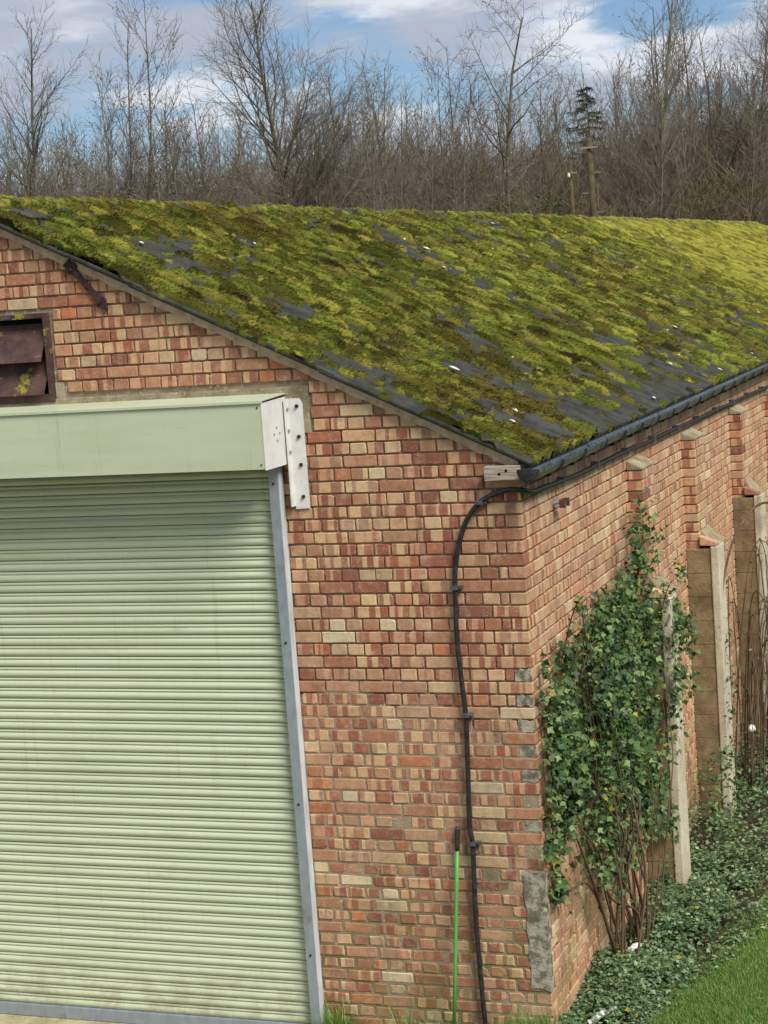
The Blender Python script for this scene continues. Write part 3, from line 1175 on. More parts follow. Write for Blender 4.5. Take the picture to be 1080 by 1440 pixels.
MV, MF, MC, mb_ = [], [], [], 0
tips = []
for (y0, y1, ds, dy) in ((-0.075, 6.0, 0.0095, 0.0092), (6.0, 18.0, 0.017, 0.0147), (18.0, 36.0, 0.024, 0.0245)):
    s1 = np.arange(-0.0, SL + 0.03, ds)
    y1_ = np.arange(y0, y1 + dy, dy)
    S, Yg = np.meshgrid(s1, y1_, indexing='ij')
    H, R = moss_field(S, Yg)
    P = np.stack([RX + dwn.x * S + nrm_r.x * (H - 0.004), Yg, RZ + dwn.z * S + nrm_r.z * (H - 0.004)], -1)
    ok = H > -0.5
    Pz = P.copy()
    low = np.stack([RX + dwn.x * S + nrm_r.x * -0.02, Yg, RZ + dwn.z * S + nrm_r.z * -0.02], -1)
    Pz[~ok] = low[~ok]
    ni, nj = S.shape
    I = (np.arange(ni - 1)[:, None] * nj + np.arange(nj - 1)[None, :])
    okf = ok[:-1, :-1] | ok[1:, :-1] | ok[1:, 1:] | ok[:-1, 1:]
    I = I[okf]
    Fq = np.stack([I, I + 1, I + nj + 1, I + nj], -1)
    tone_ = moss_tone(S, Yg, R)
    used = np.zeros(ni * nj, bool); used[Fq.ravel()] = True
    remap = np.cumsum(used) - 1
    MV.append(Pz.reshape(-1, 3)[used]); MC.append(tone_.reshape(-1, 3)[used]); MF.append(remap[Fq] + mb_)
    mb_ += used.sum()
    if y0 < 10:
        sel = np.flatnonzero((ok & (H > 0.006)).ravel())
        n_t = 110000 if y0 < 0 else 40000
        sel = RNG.choice(sel, min(n_t, len(sel)), replace=False)
        tips.append((Pz.reshape(-1, 3)[sel], tone_.reshape(-1, 3)[sel], 1.0 if y0 < 0 else 1.4))
for (P, C3, sc) in tips:
    n_ = len(P)
    dirv = np.array(nrm_r) * 0.9 + np.array(dwn) * 0.8 + RNG.normal(0, 0.4, (n_, 3))
    dirv /= np.linalg.norm(dirv, axis=1)[:, None]
    sd = np.cross(dirv, RNG.normal(0, 1, (n_, 3))); sd /= np.linalg.norm(sd, axis=1)[:, None]
    Ln = RNG.uniform(0.012, 0.036, (n_, 1)) * sc
    wd = RNG.uniform(0.0025, 0.005, (n_, 1)) * sc
    root = P - dirv * 0.004
    tri = np.stack([root - sd * wd, root + sd * wd, root + dirv * Ln + sd * wd * 0.2, root + dirv * Ln - sd * wd * 0.2], 1)
    MV.append(tri.reshape(-1, 3))
    MC.append(np.repeat(C3 * RNG.uniform(0.7, 1.5, (n_, 1)), 4, 0))
    MF.append(np.arange(n_ * 4).reshape(-1, 4) + mb_)
    mb_ += n_ * 4
# ridge moss, a lumpy roll along the capping
yr = np.arange(-0.085, 36.0, 0.022)
ang = np.linspace(-0.35, math.pi + 0.2, 15)
A, YR = np.meshgrid(ang, yr, indexing='ij')
rr = 0.092 + 0.05 * (fbm(A * 2.0, YR * 5.0, 14, 4) - 0.42) + 0.03 * (fbm(A * 5, YR * 14, 15, 3) - 0.5)
cut_ = fbm(A * 0.8, YR * 1.2, 18, 3)
rr = rr - 0.05 * smooth(0.55, 0.68, cut_)
P = np.stack([RX + np.cos(A) * rr * 1.25, YR, RZ - 0.05 + np.sin(A) * rr * 1.02], -1)
ni, nj = A.shape
I = (np.arange(ni - 1)[:, None] * nj + np.arange(nj - 1)[None, :]).ravel()
MV.append(P.reshape(-1, 3)); MF.append(np.stack([I, I + nj, I + nj + 1, I + 1], -1) + mb_)
MC.append(moss_tone(A * 0.2, YR, fbm(A * 3, YR * 8, 77, 2)).reshape(-1, 3) * 0.95)
mb_ += ni * nj
moss = np_mesh('moss', np.concatenate(MV), np.concatenate(MF), 'moss', None, np.concatenate(MC), smooth=True)
tag(moss, 'thick green and yellow moss growing all over the corrugated roof', 'moss', kind='stuff')

# pale lichen crusts and droppings on the sheets
LV, LF, lb = [], [], 0
for k in range(70):
    s_ = random.uniform(0.3, SL - 0.05); y_ = random.uniform(0.2, 15)
    rad = random.uniform(0.008, 0.022) * (1.6 if random.random() < 0.12 else 1)
    n = 7
    top = np.array(roof_pt(s_, y_, random.uniform(0.030, 0.036)))
    ring = [np.array(roof_pt(s_ + rad * 1.3 * math.cos(a) * random.uniform(.7, 1.2), y_ + rad * math.sin(a) * random.uniform(.7, 1.2), 0.024)) for a in np.linspace(0, 2 * math.pi, n, endpoint=False)]
    LV += [top] + ring
    LF += [(lb, lb + 1 + i, lb + 1 + (i + 1) % n) for i in range(n)]
    lb += n + 1
o = np_mesh('lichen', np.array(LV), np.array(LF), 'lichen')
tag(under(o), kind='stuff')

# ------------------------------------------------------------------ roller shutter
shut = empty('roller_shutter', (RX, -0.05, GZ))
tag(shut, 'pale green roller shutter door with its hood box, set in the brick gable', 'shutter door')


def so(mb, name, mat, parent=shut, smooth=False, bevel=0.0):
    o = mb.build(name, mat, None, smooth, bevel)
    o.parent = parent
    if parent is shut:
        o.matrix_parent_inverse = Matrix.Translation(-Vector(shut.location))
    return o


SX0, SX1 = 2 * RX + 1.668, -1.668
prof = []
for t in np.linspace(0, 1, 9):
    prof.append((-0.0155 * math.sin(math.pi * (0.12 + 0.80 * t)) ** 0.8 + 0.004, 0.0035 + 0.0455 * t))
prof.append((0.0035, 0.0515))
for t in np.linspace(0, 1, 6):
    prof.append((-0.0085 * math.sin(math.pi * (0.15 + 0.75 * t)) + 0.003, 0.0535 + 0.0175 * t))
prof.append((0.007, 0.0735))
prof_b = [(0.012, 0.0740), (0.012, 0.001), (0.006, 0.0015)]
slat_m = MB(); slat_m.prism([(y, z) for y, z in prof + prof_b], 0, SX0, SX1)
slat0 = None
SLAT0 = -0.065
for k in range(52):
    if slat0 is None:
        slat0 = so(slat_m, 'slat', 'green')
        slat0.matrix_parent_inverse = Matrix.Identity(4)
        o = slat0
    else:
        o = slat0.copy(); COL.objects.link(o); o.parent = shut
    o.location = Vector((0, -0.035 + random.uniform(-0.0012, 0.0012), SLAT0 + k * 0.0752)) - Vector(shut.location)
    o.rotation_euler = (0, random.uniform(-0.0002, 0.0002), 0)
b = MB(); b.box(SX0, SX1, -0.055, -0.012, GZ + 0.014, SLAT0)
so(b, 'bottom_bar', 'galv', bevel=0.006)
for sgn in (0, 1):
    mx = lambda x: x if sgn == 0 else 2 * RX - x
    b = MB()
    x0, x1 = sorted((mx(-1.672), mx(-1.608)))
    # channel section: two lips and a web
    b.box(x0, x1, -0.014, -0.002, GZ, 3.86)
    o1 = so(b, 'guide_channel', 'galv', bevel=0.002)
    b = MB(); b.box(x0, x1, -0.100, -0.088, GZ, 3.86)
    so(b, 'guide_channel', 'galv')
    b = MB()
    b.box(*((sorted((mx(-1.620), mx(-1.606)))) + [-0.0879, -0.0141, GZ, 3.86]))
    o2 = so(b, 'guide_return', 'galv_lit')  # outer face coloured brighter, as if catching the light
    for z in (3.66, 2.6, 1.5, 0.45):
        b = MB(); b.tube([(mx(-1.640), -0.0995, z), (mx(-1.640), -0.106, z)], 0.009, 6)
        so(b, 'screw', 'iron')
HX0, HX1, HY, HZ0, HZ1 = 2 * RX + 1.55, -1.55, -0.40, 3.787, 4.222
b = MB(); b.box(HX0 + 0.004, HX1 - 0.004, HY, HY + 0.004, HZ0, HZ1 - 0.012)
b.box(HX0 + 0.004, HX1 - 0.004, HY + 0.004, HY + 0.05, HZ0, HZ0 + 0.004)
so(b, 'hood_front', 'green', bevel=0.0015)
b = MB(); b.prism([(HY - 0.012, HZ1 - 0.012), (HY - 0.012, HZ1 + 0.004), (-0.006, HZ1 + 0.022), (-0.006, HZ1 + 0.016), (HY, HZ1 - 0.001), (HY, HZ1 - 0.012)], 0, HX0 - 0.006, HX1 + 0.006)
so(b, 'hood_top', 'green')
for sgn in (0, 1):
    mx = lambda x: x if sgn == 0 else 2 * RX - x
    x0, x1 = sorted((mx(HX1 - 0.004), mx(HX1 + 0.002)))
    b = MB(); b.prism([(HY - 0.003, HZ0 - 0.006), (HY - 0.003, HZ1 - 0.013), (-0.01, HZ1 - 0.002), (-0.01, HZ0 - 0.006)], 0, x0, x1)
    ep = so(b, 'end_plate', 'white')
    for (dy, dz) in ((0, 0.045), (-0.045, 0.005), (0.045, 0.005), (0, -0.04)):
        b = MB(); xa = mx(HX1 + 0.001); xb = mx(HX1 + 0.0055)
        b.tube([(xa, -0.19 + dy, 3.99 + dz), (xb, -0.19 + dy, 3.99 + dz)], 0.009, 6)
        o = b.build('screw', 'galv', None); o.parent = shut; o.matrix_parent_inverse = Matrix.Translation(-Vector(shut.location))
    for (dx, z) in ((-0.03, HZ1 - 0.04), (-0.03, HZ0 + 0.03)):
        b = MB(); b.tube([(mx(HX1 + dx), HY + 0.001, z), (mx(HX1 + dx), HY - 0.005, z)], 0.006, 6)
        so(b, 'screw', 'iron')
    # angle iron bolted to the brickwork
    b = MB()
    xa, xb = sorted((mx(-1.528), mx(-1.430)))
    b.prism([(xa, 3.478), (xb, 3.482), (xb, 4.17), (xb - 0.02, 4.206), (xa, 4.206)] if sgn == 0 else [(xa, 3.478), (xb, 3.482), (xb, 4.206), (xa + .02, 4.206), (xa, 4.17)], 1, -0.014, -0.006)
    xa, xb = sorted((mx(-1.536), mx(-1.5282)))
    b.box(xa, xb, -0.075, -0.006, 3.50, 4.206)
    so(b, 'angle_bracket', 'white')
    for z in (4.155, 3.955, 3.77, 3.56):
        b = MB(); b.tube([(mx(-1.468), -0.013, z), (mx(-1.468), -0.026, z)], 0.013, 6)
        so(b, 'bolt', 'iron')
    for z in (4.14, 4.0, 3.86):
        b = MB(); b.tube([(mx(-1.529), -0.045, z), (mx(-1.518), -0.045, z)], 0.011, 6)
        so(b, 'bolt', 'galv')

# ------------------------------------------------------------------ gutter
gut = empty('rain_gutter', (0.15, 0, 3.62))
tag(gut, 'black half round plastic gutter along the eaves of the shed', 'gutter')


def go(mb, name, mat, smooth=False, bevel=0.0):
    o = mb.build(name, mat, None, smooth, bevel)
    o.parent = gut
    o.matrix_parent_inverse = Matrix.Translation(-Vector(gut.location))
    return o


GX, GZ_, GR = 0.108, 3.698, 0.064


def gprof(r0, r1, n=12):
    o_ = [(GX - r0 * math.cos(a), GZ_ - r0 * math.sin(a)) for a in np.linspace(-0.05, math.pi + 0.05, n)]
    i_ = [(GX - r1 * math.cos(a), GZ_ - r1 * math.sin(a)) for a in np.linspace(-0.05, math.pi + 0.05, n)]
    return o_ + i_[::-1]


seg_y = [-0.17, 1.62, 3.42, 4.05, 6.0, 8.0, 10.0, 12.0, 14.0, 18.0, 22.0, 26.0, 30.0, 36.0]
for a, c_ in zip(seg_y, seg_y[1:]):
    mb = MB(); mb.prism(gprof(GR, GR - 0.004), 1, a, c_ - 0.004)
    o = go(mb, 'channel', 'black', smooth=False)
    o.location.z += random.uniform(-0.006, 0.003)
    mb = MB(); mb.prism(gprof(GR + 0.008, GR + 0.0005), 1, c_ - 0.06, c_ + 0.06)
    go(mb, 'union', 'black')
mb = MB(); mb.prism([(GX - (GR + 0.007) * math.cos(a), GZ_ - (GR + 0.007) * math.sin(a)) for a in np.linspace(-0.12, math.pi + 0.12, 16)], 1, -0.185, -0.168)
go(mb, 'end_cap', 'rubber', bevel=0.003)
mb = MB(); mb.prism([(GX - (GR - 0.012) * math.cos(a), GZ_ - 0.008 - (GR - 0.012) * math.sin(a)) for a in np.linspace(0, math.pi, 12)], 1, -0.189, -0.1845)
go(mb, 'end_cap', 'rubber')
for y_ in np.arange(0.42, 14, 0.62):
    mb = MB(); mb.prism(gprof(GR + 0.013, GR + 0.002), 1, y_, y_ + 0.03)
    mb.box(0.004, GX - GR - 0.004, y_, y_ + 0.03, GZ_ - 0.075, GZ_ + 0.0)
    mb.box(GX - 0.09, GX - 0.02, y_ + 0.002, y_ + 0.028, GZ_ - 0.105, GZ_ - 0.058)
    go(mb, 'bracket', 'rubber')

# ------------------------------------------------------------------ cable
cable = empty('black_cable', (-0.46, -0.03, GZ))
tag(cable, 'thick black cable clipped down the brick gable beside the corner', 'cable')
cp = [(0.035, 14.0, 3.44)] + [(0.036, y_, 3.508 - 0.009 * y_ + 0.004 * math.sin(y_ * 3)) for y_ in np.arange(12.5, 0.5, -0.8)]
cp += [(0.045, 0.25, 3.525), (0.05, 0.05, 3.540), (0.03, -0.035, 3.560), (-0.06, -0.036, 3.568), (-0.138, -0.036, 3.549), (-0.21, -0.036, 3.522), (-0.274, -0.036, 3.478), (-0.362, -0.036, 3.364), (-0.421, -0.034, 3.204),
       (-0.455, -0.032, 3.05), (-0.464, -0.032, 2.90), (-0.472, -0.032, 2.604), (-0.460, -0.032, 2.323), (-0.449, -0.030, 2.11), (-0.458, -0.032, 1.758), (-0.472, -0.032, 1.377),
       (-0.460, -0.032, 1.235), (-0.472, -0.032, 0.801), (-0.467, -0.034, 0.414), (-0.455, -0.036, 0.02), (-0.45, -0.04, GZ - 0.05)]
mb = MB(); mb.tube(catmull(cp, 5), 0.0165, 10)
o = mb.build('sheath', 'rubber', None, True); o.parent = cable; o.matrix_parent_inverse = Matrix.Translation(-Vector(cable.location))


def clip(px, py_, pz_, front_=True):
    mb = MB()
    if front_:
        mb.box(px - 0.022, px + 0.028, -0.058, 0.0, pz_ - 0.013, pz_ + 0.013)
        mb.box(px + 0.02, px + 0.05, -0.030, 0.0, pz_ - 0.012, pz_ + 0.012)
        mb.tube([(px + 0.036, -0.028, pz_), (px + 0.036, -0.042, pz_)], 0.008, 6)
    else:
        mb.box(0.0, 0.06, py_, py_ + 0.02, pz_ - 0.02, pz_ + 0.03)
    o = mb.build('clip', 'black', None, bevel=0.003); o.parent = cable; o.matrix_parent_inverse = Matrix.Translation(-Vector(cable.location))


for (x, z) in ((-0.265, 3.49), (-0.466, 2.945), (-0.449, 2.11), (-0.462, 1.255)):
    clip(x, 0, z)
for y_ in np.arange(0.9, 13, 1.0):
    clip(0, y_, 3.508 - 0.009 * y_, False)

# small rusty pipe bracket under the gutter
pb = empty('pipe_bracket', (0.0, 0.78, 3.37))
tag(pb, 'small rusty pipe bracket sticking out of the side wall under the gutter', 'bracket')
mb = MB(); mb.tube([(0.0, 0.0, 0.0), (0.055, 0.0, 0.0)], 0.011, 8)
mb.tube([(0.0, 0.0, 0.0), (0.008, 0.0, 0.0)], 0.03, 10)
mb.build('stem', 'galv', pb)
mb = MB(); mb.box(0.055, 0.067, -0.055, 0.055, -0.028, 0.028); mb.box(0.067, 0.10, -0.055, -0.043, -0.028, 0.028); mb.box(0.067, 0.10, 0.043, 0.055, -0.028, 0.028)
mb.build('saddle', 'rust', pb, bevel=0.002)

# green pole leaning on the wall
gp = empty('green_pole', (-0.643, -0.14, GZ))
tag(gp, 'thin green pole with a black grip leaning on the brick gable beside the cable', 'pole')
pa, pt = Vector((-0.650, -0.15, GZ + 0.012)), Vector((-0.560, -0.018, 1.36))
q = pa.lerp(pt, 0.895)
mb = MB(); mb.tube([pa.lerp(pt, 0.10), pa.lerp(pt, 0.4), pa.lerp(pt, 0.7), q], 0.0125, 10)
o = mb.build('shaft', 'pole_green', None, True); o.parent = gp; o.matrix_parent_inverse = Matrix.Translation(-Vector(gp.location))
mb = MB(); mb.tube([q, pt.lerp(q, 0.85), pt.lerp(q, 0.12), pt], [0.0135, 0.0165, 0.0155, 0.011], 10)
o = mb.build('grip', 'rubber', None, True); o.parent = gp; o.matrix_parent_inverse = Matrix.Translation(-Vector(gp.location))
mb = MB(); mb.tube([pa, pa.lerp(pt, 0.04), pa.lerp(pt, 0.10)], [0.008, 0.012, 0.0125], 10)
o = mb.build('ferrule', 'rubber', None, True); o.parent = gp; o.matrix_parent_inverse = Matrix.Translation(-Vector(gp.location))


# ------------------------------------------------------------------ foliage helpers
LEAF_V = np.array([(0, 0, 0), (-.30, .18, .03), (-.52, .42, .0), (-.24, .55, .05), (0, 1.0, -.08), (.24, .55, .05), (.52, .42, 0), (.30, .18, .03), (0, .45, -.03)], float)
LEAF_F = np.array([(0, 1, 8), (1, 2, 8), (2, 3, 8), (3, 4, 8), (4, 5, 8), (5, 6, 8), (6, 7, 8), (7, 0, 8)])
OVAL_V = np.array([(0, 0, 0), (-.26, .35, .06), (-.2, .72, .05), (0, 1, -.05), (.2, .72, .05), (.26, .35, .06), (0, .5, -.02)], float)
OVAL_F = np.array([(0, 1, 6), (1, 2, 6), (2, 3, 6), (3, 4, 6), (4, 5, 6), (5, 0, 6)])


def scatter(tv, tf, pos, ydir, zdir, size, tone):
    """N copies of a template; ydir = tip direction, zdir = face normal"""
    y = ydir / np.linalg.norm(ydir, axis=1)[:, None]
    z = zdir - y * np.sum(zdir * y, 1)[:, None]
    z /= np.maximum(np.linalg.norm(z, axis=1), 1e-6)[:, None]
    x = np.cross(y, z)
    B = np.stack([x, y, z], 1)                     # N,3,3 rows = axes
    P = np.einsum('vk,nkj->nvj', tv, B) * size[:, None, None] + pos[:, None, :]
    n, nv = len(pos), len(tv)
    F = (tf[None] + (np.arange(n) * nv)[:, None, None]).reshape(-1, 3)
    return P.reshape(-1, 3), F, np.repeat(tone, nv, 0)


def greens(n, pal, rg, v=0.22):
    pal = np.array(pal)
    c0 = pal[rg.integers(0, len(pal), n)]
    return c0 * rg.uniform(1 - v, 1 + v, (n, 1))


def joined(name, parts, mat, parent=None):
    Vv, Ff, Cc, b0 = [], [], [], 0
    for (a, f, c_) in parts:
        Vv.append(a); Ff.append(f + b0); Cc.append(c_); b0 += len(a)
    return np_mesh(name, np.concatenate(Vv), np.concatenate(Ff), mat, parent, np.concatenate(Cc))


# ------------------------------------------------------------------ climber on the side wall
rg = np.random.default_rng(3)
climber = empty('climbing_shrub', (0.16, 1.5, GZ))
tag(climber, 'leafy green climbing shrub trained up the side wall next to the gable corner', 'shrub')
CLM = Matrix.Translation(-Vector(climber.location))
stems = []
ends = []
for k in range(30):
    x0, y0 = rg.uniform(0.08, 0.28), rg.uniform(1.15, 2.15)
    ty = rg.choice([rg.uniform(0.15, 1.0), rg.uniform(0.9, 2.2), rg.uniform(1.8, 3.1)])
    tz = rg.uniform(1.5, 2.75)
    pts = [(x0, y0, GZ)]
    for t in np.linspace(0.2, 1, 6):
        yy_ = y0 + (ty - y0) * t ** 1.1 + rg.normal(0, 0.09)
        pts.append((np.clip(x0 + 0.08 * math.sin(3 * t + k) + rg.normal(0, 0.04), 0.03, 0.34), yy_, GZ + (tz - GZ) * t ** 0.85))
    stems.append((pts, rg.uniform(0.004, 0.010)))
stems.append(([(0.14, 1.35, GZ), (0.12, 1.0, 0.45), (0.08, 0.75, 0.75), (0.05, 0.35, 0.82), (0.04, 0.12, 0.9), (0.05, 0.02, 1.05)], 0.010))
stems.append(([(0.16, 1.35, GZ), (0.12, 0.9, 0.6), (0.08, 0.5, 1.2), (0.05, 0.18, 1.6), (0.03, 0.1, 2.1)], 0.011))
for pts, r in stems:
    mb = MB(); cr = catmull(pts, 4)
    mb.tube(cr, [r * (1.25 - 0.9 * i / len(cr)) for i in range(len(cr))], 6)
    o = mb.build('stem', 'stem', None, True); o.parent = climber; o.matrix_parent_inverse = CLM
# leaf volume as soft lobes on the wall (x out of wall, y along it, z up)
LOB = [(0.15, 1.75, 2.0, 0.10, 0.75, 0.48, 1900), (0.17, 1.25, 1.65, 0.11, 0.60, 0.45, 1400), (0.16, 2.45, 2.1, 0.11, 0.6, 0.42, 1100), (0.08, 0.45, 1.95, 0.06, 0.36, 0.36, 760),
       (0.09, 0.55, 1.55, 0.07, 0.36, 0.40, 640), (0.18, 1.7, 1.2, 0.11, 0.62, 0.36, 700), (0.16, 2.3, 1.55, 0.10, 0.6, 0.42, 640), (0.17, 2.2, 0.95, 0.10, 0.52, 0.4, 420),
       (0.12, 1.35, 2.35, 0.08, 0.4, 0.26, 330), (0.16, 2.6, 2.65, 0.07, 0.55, 0.28, 240), (0.15, 2.9, 2.95, 0.05, 0.25, 0.22, 40), (0.05, 0.14, 2.2, 0.03, 0.16, 0.2, 70),
       (0.04, 0.12, 1.4, 0.03, 0.14, 0.35, 130), (0.05, 0.2, 0.95, 0.03, 0.16, 0.14, 60), (0.26, 3.2, 2.05, 0.10, 0.4, 0.40, 420), (0.15, 1.3, 0.7, 0.1, 0.5, 0.28, 110), (0.30, 3.0, 1.45, 0.06, 0.3, 0.45, 150),
       (0.28, 3.5, 1.75, 0.07, 0.25, 0.3, 90), (0.07, 0.3, 1.75, 0.05, 0.3, 0.5, 420), (0.20, 2.75, 0.75, 0.08, 0.3, 0.4, 240), (0.14, 1.0, 1.0, 0.09, 0.4, 0.3, 200), (0.15, 2.0, 2.4, 0.09, 0.6, 0.25, 420), (0.08, 0.75, 2.3, 0.05, 0.3, 0.2, 160)]
P, N_, S_ = [], [], []
for (cx, cy, cz, rx, ry, rz, n_) in LOB:
    # clumps inside the lobe
    ncl = max(5, n_ // 22)
    cc = rg.normal(0, 0.48, (ncl, 3)) * (rx, ry, rz) + (cx, cy, cz)
    wi = rg.integers(0, ncl, n_)
    q = cc[wi] + rg.normal(0, 1, (n_, 3)) * (0.035, 0.075, 0.075)
    P.append(q)
for k in range(22):
    a0 = np.array([rg.uniform(0.08, 0.2), rg.uniform(0.3, 3.2), rg.uniform(1.6, 2.5)])
    d0 = np.array([rg.uniform(0.0, 0.25), rg.normal(0, 0.5), rg.uniform(0.2, 1.0)]); d0 /= np.linalg.norm(d0)
    Ls = rg.uniform(0.3, 0.65)
    e0 = a0 + d0 * Ls * 0.6 + (0.02, 0, 0.0); e1 = a0 + d0 * Ls + (0.05, 0, -0.06)
    if e1[1] < 0.05 or e1[2] > 3.15:
        continue
    mb = MB(); cr = catmull([tuple(a0), tuple(e0), tuple(e1)], 5); mb.tube(cr, [0.004] * len(cr), 5)
    o = mb.build('stem', 'stem', None, True); o.parent = climber; o.matrix_parent_inverse = CLM
    nl = rg.integers(9, 18)
    ii = rg.integers(2, len(cr), nl)
    P.append(np.array([tuple(cr[i]) for i in ii]) + rg.normal(0, 0.022, (nl, 3)))
P = np.concatenate(P)
P[:, 0] = np.clip(np.abs(P[:, 0] - 0.012) + 0.012, 0.012, 0.46)
P = P[(P[:, 2] > GZ + 0.2) & (P[:, 1] > -0.06)]
n_ = len(P)
zd = rg.normal(0, 0.5, (n_, 3)) + (0.55, -0.35, 0.75)
yd = rg.normal(0, 0.6, (n_, 3)) + (0.35, -0.2, -0.45)
sz = rg.uniform(0.028, 0.064, n_)
pal = [lin(84, 110, 58), lin(68, 94, 50), lin(102, 126, 68), lin(76, 102, 62), lin(124, 142, 86), lin(52, 74, 42), lin(44, 64, 38)]
tn = greens(n_, pal, rg, 0.25)
yl = rg.random(n_) < 0.015
tn[yl] = lin(168, 160, 60)
fol = joined('foliage', [scatter(LEAF_V, LEAF_F, P, yd, zd, sz, tn)], 'leaf')
fol.parent = climber; fol.matrix_parent_inverse = CLM; fol['kind'] = 'stuff'

# ------------------------------------------------------------------ bramble tangle between the buttresses
bram = empty('bare_bramble', (0.45, 6.4, GZ))
tag(bram, 'tangle of thin bare bramble stems arching between the concrete buttresses', 'bramble')
BRM = Matrix.Translation(-Vector(bram.location))
mbs = MB()
leafpos = []
for k in range(46):
    x0, y0 = rg.uniform(0.10, 0.5), rg.uniform(5.9, 8.2)
    hz = rg.uniform(0.5, 2.3)
    dx, dyy = rg.uniform(-0.15, 0.5), rg.uniform(-0.7, 0.7)
    pts = [(x0, y0, GZ), (x0 + dx * 0.3, y0 + dyy * 0.25, hz * 0.6), (x0 + dx * 0.7, y0 + dyy * 0.6, hz), (x0 + dx * 1.2, y0 + dyy * 1.1, hz * 0.92), (x0 + dx * 1.6, y0 + dyy * 1.7, hz * 0.6)]
    pts = [(max(0.03, a), b2, c_) for a, b2, c_ in pts]
    cr = catmull(pts, 4)
    mbs2 = MB()
    mbs2.tube(cr, [0.006 * (1.1 - 0.8 * i / len(cr)) + 0.001 for i in range(len(cr))], 5)
    o = mbs2.build('stem', 'stem', None, True); o.parent = bram; o.matrix_parent_inverse = BRM
    for q in cr[6:]:
        if rg.random() < 0.45:
            leafpos.append(np.array(q) + rg.normal(0, 0.03, 3))
mbs2 = MB(); mbs2.tube(catmull([(0.25, 5.35, 1.7), (0.30, 5.5, 2.1), (0.34, 6.0, 2.38), (0.4, 7.0, 2.5), (0.45, 8.4, 2.3)], 6), 0.012, 6)
o = mbs2.build('stem', 'stem', None, True); o.parent = bram; o.matrix_parent_inverse = BRM
nx = 620
cen = np.stack([0.06 + 0.4 * rg.random(34), 4.0 + 2.6 * rg.random(34), GZ + 0.12 + 0.75 * rg.random(34) ** 2], -1)
extra = cen[rg.integers(0, 34, nx)] + rg.normal(0, 1, (nx, 3)) * (0.04, 0.09, 0.09)
extra[:, 0] = np.maximum(extra[:, 0], 0.02)
extra2 = np.stack([0.295 + 0.02 * rg.random(90), 5.24 + 0.3 * rg.random(90), 1.7 * rg.random(90) ** 1.3], -1)
P = np.concatenate([np.array(leafpos), extra, extra2]); n_ = len(P)
o = joined('foliage', [scatter(OVAL_V, OVAL_F, P, rg.normal(0, 1, (n_, 3)), rg.normal(0, .5, (n_, 3)) + (0.5, -.2, .7), rg.uniform(.03, .06, n_), greens(n_, pal, rg))], 'leaf')
o.parent = bram; o.matrix_parent_inverse = BRM; o['kind'] = 'stuff'

# ------------------------------------------------------------------ ground cover and lawn
def bed_edge(y):
    return np.interp(y, [-0.6, 0.2, 0.9, 2.3, 3.6, 9, 14], [0.02, 0.28, 0.5, 0.95, 1.05, 1.2, 1.2]) + 0.16 * (fbm(y * 2.3 + 4, y * 0 + 1.5, 12, 3) - 0.5)


n0 = 34000
yv = rg.uniform(-0.15, 9.5, n0) ** 1.0
yv = np.where(rg.random(n0) < 0.62, rg.uniform(-0.1, 3.8, n0), yv)
e = bed_edge(yv)
xv = rg.uniform(0.02, 1, n0) * (e + 0.10)
dens = fbm(xv * 4.0, yv * 4.0, 91, 3)
bare = (dens < 0.40 + 0.16 * smooth(0.7, 1.0, xv / e)) & (xv > e * 0.45) & (rg.random(n0) < 0.85)
bare |= (np.abs(xv - 0.18) < 0.05) & (np.abs(yv - 1.5) < 0.15)
keep = ~bare
xv, yv, e = xv[keep], yv[keep], e[keep]
n0 = len(xv)
hgt = (0.05 + 0.30 * fbm(xv * 3.0 + 2, yv * 3.0, 33, 3) * smooth(0.0, 0.25, e + 0.12 - xv))
zv = GZ + 0.03 + hgt * rg.uniform(0.35, 1.0, n0)
P = np.stack([xv, yv, zv], -1)
zd = rg.normal(0, 0.38, (n0, 3)) + (0.15, -0.2, 1.0)
yd = rg.normal(0, 1.0, (n0, 3)) * (1, 1, 0.35) + (0, 0, -0.1)
pal2 = [lin(108, 132, 90), lin(92, 118, 78), lin(124, 146, 106), lin(80, 104, 66), lin(146, 162, 124), lin(102, 128, 76), lin(66, 88, 54)]
tn = greens(n0, pal2, rg, 0.25)
yl = rg.random(n0) < 0.012
tn[yl] = lin(176, 150, 70)
half_ = rg.random(n0) < 0.5
pa_ = scatter(OVAL_V, OVAL_F, P[half_], yd[half_], zd[half_], rg.uniform(.020, .046, half_.sum()), tn[half_])
pb_ = scatter(LEAF_V, LEAF_F, P[~half_], yd[~half_], zd[~half_], rg.uniform(.022, .044, (~half_).sum()), tn[~half_])
gc = joined('ground_cover', [pa_, pb_], 'leaf')
tag(gc, 'low leafy ground cover filling the bed below the side wall', 'ground cover', kind='stuff')

# dead leaves
n1 = 320
yv = rg.uniform(0.0, 4.2, n1); e = bed_edge(yv); xv = e * rg.uniform(0.4, 1.12, n1)
P = np.stack([xv, yv, np.full(n1, GZ + 0.075)], -1)
dl = joined('dead_leaves', [scatter(OVAL_V, OVAL_F, P, rg.normal(0, 1, (n1, 3)) * (1, 1, .2), rg.normal(0, .3, (n1, 3)) + (0, 0, 1), rg.uniform(.025, .055, n1), greens(n1, [lin(150, 110, 66), lin(176, 150, 96), lin(112, 78, 52), lin(196, 186, 150)], rg))], 'leaf')
tag(dl, 'scattered brown and yellow dead leaves along the edge of the bed', 'dead leaves', kind='stuff')

BLADE_V = np.array([(-.5, 0, 0), (.5, 0, 0), (.32, .55, .06), (-.32, .55, .06), (0, 1, .22)], float)
BLADE_F = np.array([(0, 1, 2), (0, 2, 3), (3, 2, 4)])


